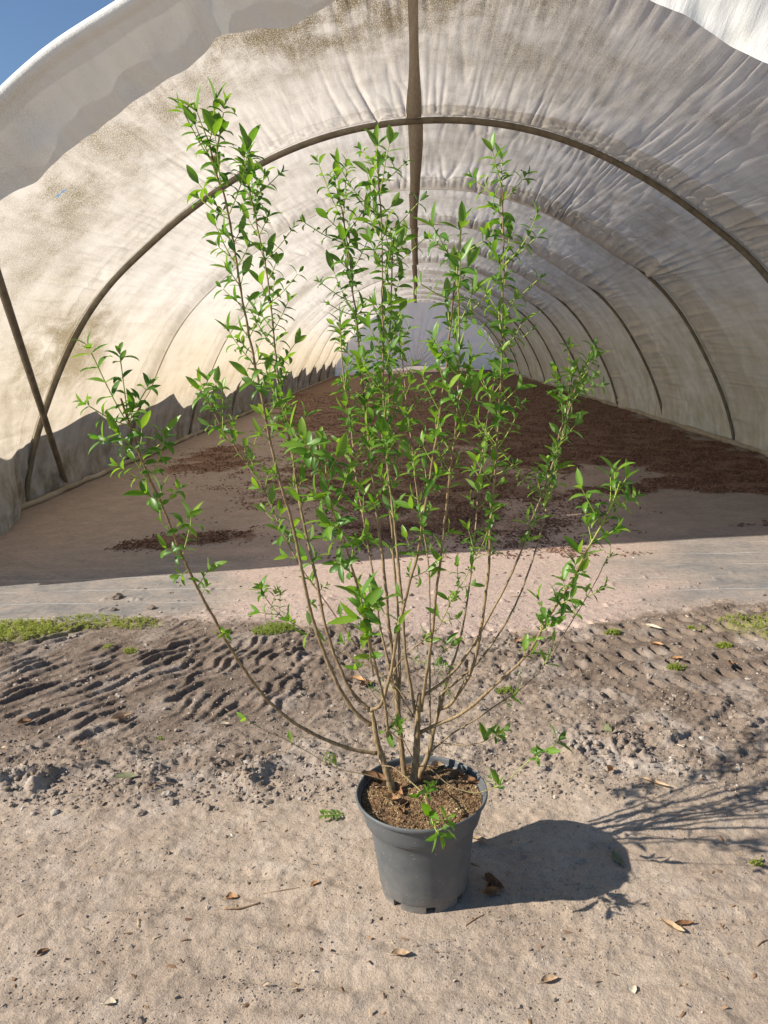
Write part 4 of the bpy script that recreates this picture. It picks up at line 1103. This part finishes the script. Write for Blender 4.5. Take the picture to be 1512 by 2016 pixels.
# crumbs of earth and little stones on the soil
M_CRUMB = mat_attr('earth_crumbs', [(0., (.13, .10, .078)), (.5, (.25, .20, .16)), (.85, (.37, .32, .27)), (1., (.52, .48, .43))], .95, 120, .003)
S2 = sample(26000, -2.3, 2.2, 1.25, 5.4, lambda a, b: np.clip(.25 + .5 * (b > 2.2) * (b < 4.1) + .5 * fbm(a * 4, b * 4, 3, 611) + 1.2 * np.exp(-((b - 2.38) / .12) ** 2), .03, 1) * np.where(b > 4.0, (np.abs(a - .1) < 1.5) * .5, 1), .8)
S2 = S2[np.hypot(S2[:, 0] - PX, S2[:, 1] - PY) > .135]
z2 = ground_height(S2[:, 0], S2[:, 1])[0]
size = rng.uniform(.002, .0065, len(S2)) * (1 + 1.3 * (rng.uniform(0, 1, len(S2)) > .965)) * (1 + .45 * (S2[:, 1] > 2.2))
V, F, T = chips(np.column_stack([S2, z2 + size * .12]), size, np.clip(rng.normal(.5, .2, len(S2)), 0, 1), asp=(1., .8, .6), seed=9)
tag(mesh_obj('earth_crumbs', V, F, M_CRUMB, smooth=False, attrs=dict(tone=T)), 'small crumbs of earth and grit scattered over the trampled soil', 'earth crumbs', kind='stuff')

# larger clods
def ico():
    bm = bmesh.new(); bmesh.ops.create_icosphere(bm, subdivisions=2, radius=1.0)
    v = np.array([q.co[:] for q in bm.verts]); fc = np.array([[q.index for q in w.verts] for w in bm.faces]); bm.free()
    return v, fc
IV, IF = ico()
def clod(px_, py_, sz, seed, flat=.6):
    v = IV * (1 + .38 * noise(IV[:, 0] * 1.6 + seed, IV[:, 1] * 1.6 + IV[:, 2] * 1.3, seed)[:, None] + .2 * noise(IV[:, 0] * 4 + seed, IV[:, 1] * 4 - IV[:, 2] * 3, seed + 3)[:, None])
    v = v * [sz, sz * .8, sz * flat]
    a = seed * 2.4; c, s = math.cos(a), math.sin(a)
    v = np.stack([v[:, 0] * c - v[:, 1] * s, v[:, 0] * s + v[:, 1] * c, v[:, 2]], 1)
    return v + [px_, py_, gz(px_, py_) + sz * flat * .28]
def cl_d(a, b):
    n_ = fbm(a * 3, b * 3, 3, 621)
    return np.clip(1.3 * np.exp(-((b - 2.38 - .08 * a) / .11) ** 2) * (.3 + (a < -.4) + (a > .2) * (a < .9)) + .30 * (b > 2.55) * (b < 3.95) * (n_ > .05) + .10 * (b > 3.9) * (b < 4.7) * (np.abs(a) < 1.9), 0, 1)
S3 = sample(800, -2.3, 2.1, 2.15, 4.7, cl_d, .8)
z3 = None
parts = []; tn = []
for i, (a_, b_) in enumerate(S3):
    sz = .006 + .014 * rng.beta(1.2, 3.5)
    v = clod(a_, b_, sz, i * .37 + 1)
    parts.append((v, [IF])); tn += [float(np.clip(rng.normal(.5, .18), 0, 1))] * len(v)
V, F = join(parts)
tag(mesh_obj('earth_clods', V, F, M_CRUMB, smooth=False, attrs=dict(tone=np.array(tn))), 'lumps of churned up dry mud lying between the wheel ruts', 'mud clods', kind='stuff')
for (a_, b_, sz, lab) in ((-1.86, 4.35, .040, 'dark mud lump lying on the pale fabric at the left, largest one there'),
                          (-1.58, 4.15, .030, 'dark mud lump right of the largest lump on the pale dusty strip'),
                          (-1.80, 4.13, .026, 'small dark mud lump just in front of the largest lump on the fabric edge'),
                          (1.22, 3.56, .030, 'dark pitted mud lump among the small wheel pits right of the shrub'),
                          (1.62, 3.38, .038, 'rounded mud lump near the right edge of the picture')):
    v = clod(a_, b_, sz, sz * 300, .55)
    org = np.array([a_, b_, gz(a_, b_)])
    o = mesh_obj('mud_lump', v - org, [IF], M_CRUMB, smooth=False, attrs=dict(tone=np.full(len(v), .28)))
    o.location = org; tag(o, lab, 'mud lump', 'mud lumps around the tunnel mouth')

# ------------------------------------------------------------------ fallen leaves, sticks
M_DRY = {k: mat_plain('dry_' + k, a, b, 60, .75, .5, .002, .25) for k, a, b in (
    ('tan', (.36, .24, .14), (.50, .36, .23)), ('orange', (.38, .20, .09), (.50, .30, .15)), ('brown', (.17, .085, .04), (.30, .16, .08)), ('pale', (.50, .42, .31), (.62, .54, .42)), ('olive', (.12, .13, .07), (.20, .20, .11)))}
def dry_leaf(p, L, W, rot, mat, label, curl=1.2, cup=.6, tilt=0., group='dead leaves dropped on the soil', parent=None, cat='dead leaf'):
    n, m2 = 13, 7
    t = np.linspace(0, 1, n); w = np.linspace(-1, 1, m2)
    Tt, Ww = np.meshgrid(t, w, indexing='ij')
    sd_ = L * 991 + rot
    half = W * .5 * np.sin(np.clip(Tt, .02, 1) ** .8 * np.pi * .985 + .02) ** .8 * (1 + .12 * noise(Tt * 6, Ww * 1 + 3, sd_))
    xx = (Tt - .5) * L; yy_ = Ww * half * math.cos(cup * .5) + .08 * W * np.sin(Tt * 4)
    zz_ = np.abs(Ww) ** 1.5 * half * cup + curl * L * .35 * (Tt - .5) ** 2 + .10 * W * noise(Tt * 4, Ww * 2, sd_ + 2)
    zz_ -= zz_.min() - .0008
    top = np.stack([xx, yy_, zz_ + .0007], -1).reshape(-1, 3); bot = np.stack([xx, yy_, zz_], -1).reshape(-1, 3)
    Fg = grid_faces(n, m2)
    k = len(top)
    idx = np.arange(k).reshape(n, m2)
    loop = np.concatenate([idx[:, 0], idx[-1, 1:], idx[::-1, -1][1:], idx[0, ::-1][1:-1]])
    nx2 = np.roll(loop, -1)
    V = np.vstack([top, bot])
    F = [Fg[:, ::-1], Fg + k, np.stack([loop, nx2, nx2 + k, loop + k], 1)]
    st, Fs = tube(np.array([[-L * .5, 0, zz_[0, 3]], [-L * .62, .002, zz_[0, 3] * .6 + .001], [-L * .74, .006, .001]]), [.0011, .0008, .0006], 5)
    V, F = join([(V, F), (st, Fs)])
    ob = mesh_obj('dead_leaf', V, F, M_DRY[mat])
    ob.location = p; ob.rotation_euler = (tilt, tilt * .4, rot)
    return tag(ob, label, cat, group)
def gp(a, b, dz=.001): return (a, b, gz(a, b) + dz)
dry_leaf(gp(-1.232, 2.786, .006), .085, .034, .75, 'tan', 'curled tan leaf on the churned mud left of the pot, the largest dry leaf there', 1.5, .9, .15)
dry_leaf(gp(-.54, 1.775), .032, .022, .2, 'orange', 'small orange leaf on smooth soil left of the pot, just behind a brown twig', 1.2, .8)
dry_leaf(gp(-.318, 1.814), .026, .013, .9, 'orange', 'tiny orange leaf scrap on the soil close to the left side of the pot', .8, .5)
dry_leaf(gp(.268, 1.498), .042, .02, .35, 'tan', 'curled tan leaf on the near soil in front of the pot to its right', 1.3, .8)
dry_leaf(gp(-.076, 1.557), .045, .022, .1, 'tan', 'crumpled tan leaf in front of the pot, a little left of its base', 1.2, .7)
dry_leaf(gp(.53, 1.922), .062, .026, 1.75, 'olive', 'olive leaf lying inside the far end of the pot shadow', .4, .25)
dry_leaf(gp(.599, 1.653), .060, .02, -.7, 'tan', 'twisted tan leaf on the soil below the stem shadows, left one of a pair', 1.8, .9)
dry_leaf(gp(.632, 1.668), .050, .016, .15, 'brown', 'twisted brown leaf on the soil below the stem shadows, right one of a pair', 1.6, .9)
dry_leaf(gp(-1.036, 2.321, .012), .085, .036, .1, 'olive', 'large olive green leaf on the crusted ridge left of the pot', .5, .3, .05)
dry_leaf(gp(.654, 2.568, .01), .060, .045, 1.9, 'olive', 'upright cupped olive leaf on bare soil right of the shrub', 1.6, 1.4, .7)
dry_leaf(gp(.459, 3.52), .050, .026, .8, 'orange', 'orange brown leaf among the pits behind the right hand stems', 1.1, .6)
dry_leaf(gp(.747, 2.287, .003), .09, .018, -.6, 'tan', 'long narrow tan leaf near the branch shadows at the right', .9, .9)
dry_leaf(gp(1.14, 3.62, .01), .085, .024, -.5, 'pale', 'pale straw coloured leaf across the wheel pits at the right', .7, .6, .2)
dry_leaf(gp(1.10, 3.42, .003), .055, .028, -.4, 'orange', 'orange leaf below the pale straw leaf among the wheel pits', 1.1, .7)
dry_leaf(gp(1.13, 3.24, .003), .06, .03, .2, 'orange', 'second orange leaf beside the small weed among the wheel pits', 1.1, .7)
dry_leaf(gp(1.34, 3.18, .003), .06, .028, 1.3, 'brown', 'red brown leaf standing on edge near the right margin', 1.2, .8, .3)
dry_leaf(gp(-.29, 3.11, .004), .075, .034, -.5, 'orange', 'red brown leaf lying behind the main trunks, upper one of two', 1.1, .7)
dry_leaf(gp(-.25, 3.04, .004), .065, .034, .6, 'brown', 'brown leaf lying behind the main trunks, lower one of two', 1.1, .7)
dry_leaf(gp(-1.62, 2.76, .006), .05, .03, .4, 'brown', 'rust brown leaf in the mud at the far left', 1.3, .9)
dry_leaf(gp(-.88, 3.40, .008), .05, .018, 1.1, 'pale', 'pale leaf scrap on the wheel tracks left of the shrub', 1.3, .9, .3)
dry_leaf(gp(-.68, 2.47, .006), .06, .02, 1.2, 'tan', 'tan leaf on the crusted ridge close to the left of the pot', 1.0, .9, .4)
dry_leaf(gp(-.80, 2.72, .006), .05, .018, .3, 'pale', 'pale leaf on the mud below the far left stem', 1.0, .9, .2)
dry_leaf(gp(.62, 2.36, .01), .04, .03, .9, 'orange', 'orange scrap on the crumbly ridge right of the pot', 1.0, .9, .2)
dry_leaf(gp(.15, 2.00, .004), .05, .02, -.3, 'tan', 'tan leaf on the soil just behind the right side of the pot', 1.0, .6)
dry_leaf(gp(.45, 1.47, .0), .03, .02, 1.1, 'pale', 'tiny pale flake on the near soil at the right of the pot', .4, .4)
dry_leaf(gp(-.74, 1.43, .0), .028, .02, .2, 'pale', 'tiny pale flake at the lower left of the picture', .6, .8)
dry_leaf(gp(-.97, 1.58, .0), .03, .015, .8, 'brown', 'small dark brown leaf at the lower left of the picture', .9, .8)
# dead leaves lying on the soil of the pot
def sp(a, b, dz=.004): return (PX + a, PY + b, float(soil_z(np.array(a), np.array(b))) + dz)
for (a, b, L, W, rot, mt, lab) in (
    (-.125, .075, .085, .026, -.15, 'brown', 'long curled brown leaf on the left edge of the potting soil behind the left trunk'),
    (-.085, .050, .060, .028, .5, 'tan', 'tan brown leaf on the potting soil leaning against the left trunk'),
    (-.068, .020, .055, .030, -.7, 'brown', 'dark brown leaf on the potting soil between the trunks'),
    (-.078, -.015, .030, .022, .2, 'orange', 'small orange leaf at the foot of the left trunk in the pot'),
    (-.05, -.035, .036, .022, 1.0, 'brown', 'curled brown leaf in front of the left trunk on the potting soil'),
    (-.055, -.075, .034, .018, 1.8, 'brown', 'brown leaf standing in the front part of the potting soil'),
    (.10, .095, .055, .022, .5, 'brown', 'dark brown leaf at the back right of the pot rim, left of a paler one'),
    (.135, .065, .050, .022, -.3, 'brown', 'brown leaf hanging over the right back rim of the pot'),
    (.12, .112, .030, .026, 1.2, 'pale', 'pale round leaf at the back right rim of the pot'),
    (.045, .145, .040, .022, .4, 'tan', 'tan leaf stuck at the back rim of the pot'),
    (.02, .055, .045, .026, -.2, 'brown', 'dark brown leaf on the potting soil beside the right trunk')):
    dry_leaf(sp(a, b), L, W, rot, mt, lab, 1.3, .9, .35, 'dead leaves on the potting soil')
# pile of dead leaves leaning on the pot in its shadow
for i, (a, b, z_, L, rot, ti, lab) in enumerate((
    (.150, 1.800, .004, .065, 1.2, 1.1, 'brown dead leaf leaning upright on the shaded right side of the pot'),
    (.162, 1.785, .003, .070, .4, .8, 'brown dead leaf at the front of the leaf pile in the pot shadow'),
    (.158, 1.830, .004, .060, 2.1, .9, 'brown dead leaf at the back of the leaf pile in the pot shadow'),
    (.175, 1.812, .001, .055, -.5, .2, 'brown dead leaf lying flat at the right of the leaf pile by the pot'))):
    dry_leaf(gp(a, b, z_), L, .026, rot, 'brown', lab, 1.5, 1.0, ti, 'dead leaves heaped against the pot')

M_TWIG = mat_plain('twig_bark', (.22, .14, .085), (.36, .25, .16), 90, .85, .4, .002, .2, (1, 1, 1))
def twig(pts, r, label, mat=None):
    P = np.array([(a, b, gz(a, b) + r * .8 + dz) for a, b, dz in pts]); o = P[0].copy()
    P = catmull(P, 6)
    V, F = tube(P - o, np.linspace(r, r * .55, len(P)), 7)
    ob = mesh_obj('twig', V, F, mat or M_TWIG); ob.location = o
    return tag(ob, label, 'twig', 'twigs scattered on the soil')
twig([(-.55, 1.725, 0), (-.50, 1.728, .002), (-.455, 1.745, .001)], .0035, 'thick short brown twig on smooth soil left of the pot')
twig([(-.46, 1.79, 0), (-.40, 1.795, .002), (-.36, 1.80, 0)], .0012, 'thin dark twig lying just left of the pot base')
twig([(.085, 1.665, 0), (.11, 1.685, .001), (.135, 1.705, 0)], .0018, 'dark twig in front of the pot pointing at its shadow')
twig([(-.98, 2.26, 0), (-.9, 2.29, .003), (-.84, 2.30, 0)], .002, 'twig on the pale ridge beside the large olive leaf')
twig([(.78, 1.60, 0), (.81, 1.615, .003), (.845, 1.60, 0)], .0018, 'short bent twig below the leaf shadows at the lower right')
twig([(1.38, 2.55, 0), (1.44, 2.57, .003), (1.52, 2.60, 0)], .002, 'thin twig on the mud at the right edge')
twig([(.50, 4.22, 0), (.54, 4.20, .003), (.60, 4.22, 0)], .0022, 'curved dark twig on the pink dusty strip behind the right stems')

M_TIP = M_LEAF
def leafy(name, loc, n, L, W, hgt, spread, tone, label, cat, group, seed, stalk=False):
    r = random.Random(seed)
    acc = dict(V=[], F=[], T=[], R=[], n=0); tubes = []
    for i in range(n):
        a = r.uniform(0, 6.283); q = spread * math.sqrt(r.random())
        ox, oy = q * math.cos(a), q * .6 * math.sin(a)
        base = np.array([ox, oy, gz(loc[0] + ox, loc[1] + oy) - loc[2]])
        hh_ = hgt * r.uniform(.35, 1) * (1 - .5 * q / spread)
        tip = base + np.array([r.uniform(-.3, .3) * hh_, r.uniform(-.3, .3) * hh_, hh_])
        tubes.append(tube(np.array([base, (base + tip) / 2 + [.001, 0, 0], tip]), [.0009, .0008, .0005], 4, False))
        for j in range(r.randint(4, 7)):
            f_ = r.uniform(.25, 1); p = base + (tip - base) * f_
            b = r.uniform(0, 6.283); el = r.uniform(-.1, .8)
            d = np.array([math.cos(b) * math.cos(el), math.sin(b) * math.cos(el), math.sin(el)])
            s_ = r.uniform(.6, 1.25)
            leaf(p, d, norm(np.array([-d[0] * .5, -d[1] * .5, 1.])), L * s_, W * s_, r.uniform(0, 1.2), min(1, max(0, tone + r.uniform(-.25, .25))), acc)
    V = np.array(acc['V']); F4 = np.array(acc['F']); n0 = len(V)
    VV, FF = join([(V, [F4])] + tubes)
    mi = np.concatenate([np.zeros(len(F4), int), np.ones(len(FF[0]) - len(F4), int)])
    ob = mesh_obj(name, VV, FF, [M_WEED, M_BARK], attrs=dict(tone=np.concatenate([acc['T'], np.full(len(VV) - n0, .9)]), rib=np.concatenate([acc['R'], np.zeros(len(VV) - n0)]), dark=np.zeros(len(VV))), matidx=mi)
    ob.location = loc
    return tag(ob, label, cat, group)
G = 'weeds growing along the mud'
def weed(a, b, n, spread, hgt, tone, lab, seed, L=.010):
    leafy('weed_clump', gp(a, b, 0), n, L, L * .5, hgt, spread, tone, lab, 'weed', G, seed)
weed(-2.20, 3.80, 420, .24, .055, .9, 'broad bright yellow green weed clump at the left edge of the picture', 1, .012)
weed(-1.88, 3.92, 240, .22, .030, .85, 'long low weed clump beside the fabric, right of the big clump at the left edge', 2)
weed(-1.56, 3.88, 130, .14, .030, .8, 'thin weed clump behind the left wheel marks, under the far left stem', 3)
weed(-2.22, 3.36, 150, .13, .035, .85, 'weed clump in the mud at the left edge, in front of the broad clump', 4)
weed(-.775, 3.72, 240, .115, .055, .45, 'round green weed clump below the hanging sprig left of the stems', 5, .011)
weed(-1.46, 3.50, 40, .035, .03, .8, 'small weed tuft on the left lug marks', 6)
weed(-1.60, 3.55, 24, .03, .025, .8, 'tiny weed tuft left of the small tuft on the lug marks', 16)
weed(-1.05, 3.72, 30, .05, .02, .7, 'small weed at the rut edge between the far left stem and the round clump', 17)
weed(1.66, 3.72, 150, .17, .030, .8, 'sparse weed clump at the right edge of the picture', 7)
weed(1.70, 3.50, 150, .10, .030, .8, 'weed patch in front of the sparse clump at the right edge', 8)
weed(.93, 3.58, 90, .042, .025, .6, 'small weed behind the right hand stem near the dusty strip', 9)
weed(1.10, 3.16, 70, .04, .03, .55, 'small dark weed tuft on the mud among the orange leaves at the right', 10)
weed(1.35, 3.62, 70, .04, .02, .75, 'small weed among the wheel pits behind the pale straw leaf', 11)
weed(1.40, 3.40, 60, .04, .02, .75, 'small weed among the wheel pits near the rounded mud lump', 12)
weed(.33, 2.98, 30, .04, .03, .5, 'small pale weed under the lowest thin stem at the right', 13)
weed(.907, 1.897, 14, .018, .015, .7, 'tiny green weed at the right edge among the stem shadows', 14, .008)
weed(-1.02, 2.63, 6, .012, .012, .6, 'tiny green seedling on the mud left of the pot', 15, .008)
# tall seedling stalk in the left weed clump
# fallen sprig beside the pot
acc = dict(V=[], F=[], T=[], R=[], n=0); tb = []
p = np.array([-.265, 2.135, .006]); org = p.copy(); d = norm(np.array([-.95, -.25, .05])); pts = [p.copy() - org]
rr2 = random.Random(3)
for j in range(5):
    p = p + d * .013 + np.array([0, 0, .001]); pts.append(p - org)
    for sg in (-1, 1):
        o = norm(np.cross(d, [0, 0, 1.])) * sg
        leaf(p - org, norm(d * .6 + o * .8 + np.array([0, 0, rr2.uniform(.05, .45)])), np.array([0, 0, 1.]), rr2.uniform(.022, .036), .011, rr2.uniform(.2, 1.), rr2.uniform(.35, .8), acc)
tb.append(tube(np.array(pts), .0012, 5, False))
V = np.array(acc['V']); F4 = np.array(acc['F'])
VV, FF = join([(V, [F4])] + tb)
ob = mesh_obj('fallen_sprig', VV, FF, [M_LEAF, M_BARK], attrs=dict(tone=np.concatenate([acc['T'], np.full(len(VV) - len(V), .8)]), rib=np.concatenate([acc['R'], np.zeros(len(VV) - len(V))]), dark=np.zeros(len(VV))), matidx=np.concatenate([np.zeros(len(F4), int), np.ones(len(FF[0]) - len(F4), int)]))
ob.location = (org[0], org[1], gz(org[0], org[1]) + .004)
tag(ob, 'broken green leafy sprig lying on the soil beside the left of the pot', 'sprig')
# fine litter of leaf scraps
n = 900
S4 = sample(n, -2.3, 2.1, 1.3, 4.1, lambda a, b: np.clip(.12 + .9 * fbm(a * 3, b * 3, 3, 631) * (b > 2.2) + .25 * (a > .9) * (b > 2.9), .02, 1), .8)
S4 = S4[np.hypot(S4[:, 0] - PX, S4[:, 1] - PY) > .15]
V, F, T = chips(np.column_stack([S4, ground_height(S4[:, 0], S4[:, 1])[0] + .002]), rng.uniform(.008, .026, len(S4)), np.clip(rng.normal(.5, .25, len(S4)), 0, 1), asp=(1., .32, .10), seed=12)
M_LIT = mat_attr('leaf_scraps', [(0., (.13, .07, .04)), (.5, (.30, .19, .11)), (1., (.55, .45, .32))], .85, 60, .002)
tag(mesh_obj('leaf_litter', V, F, M_LIT, smooth=False, attrs=dict(tone=T)), 'fine scraps of dead leaf and straw strewn over the mud', 'leaf litter', kind='stuff')
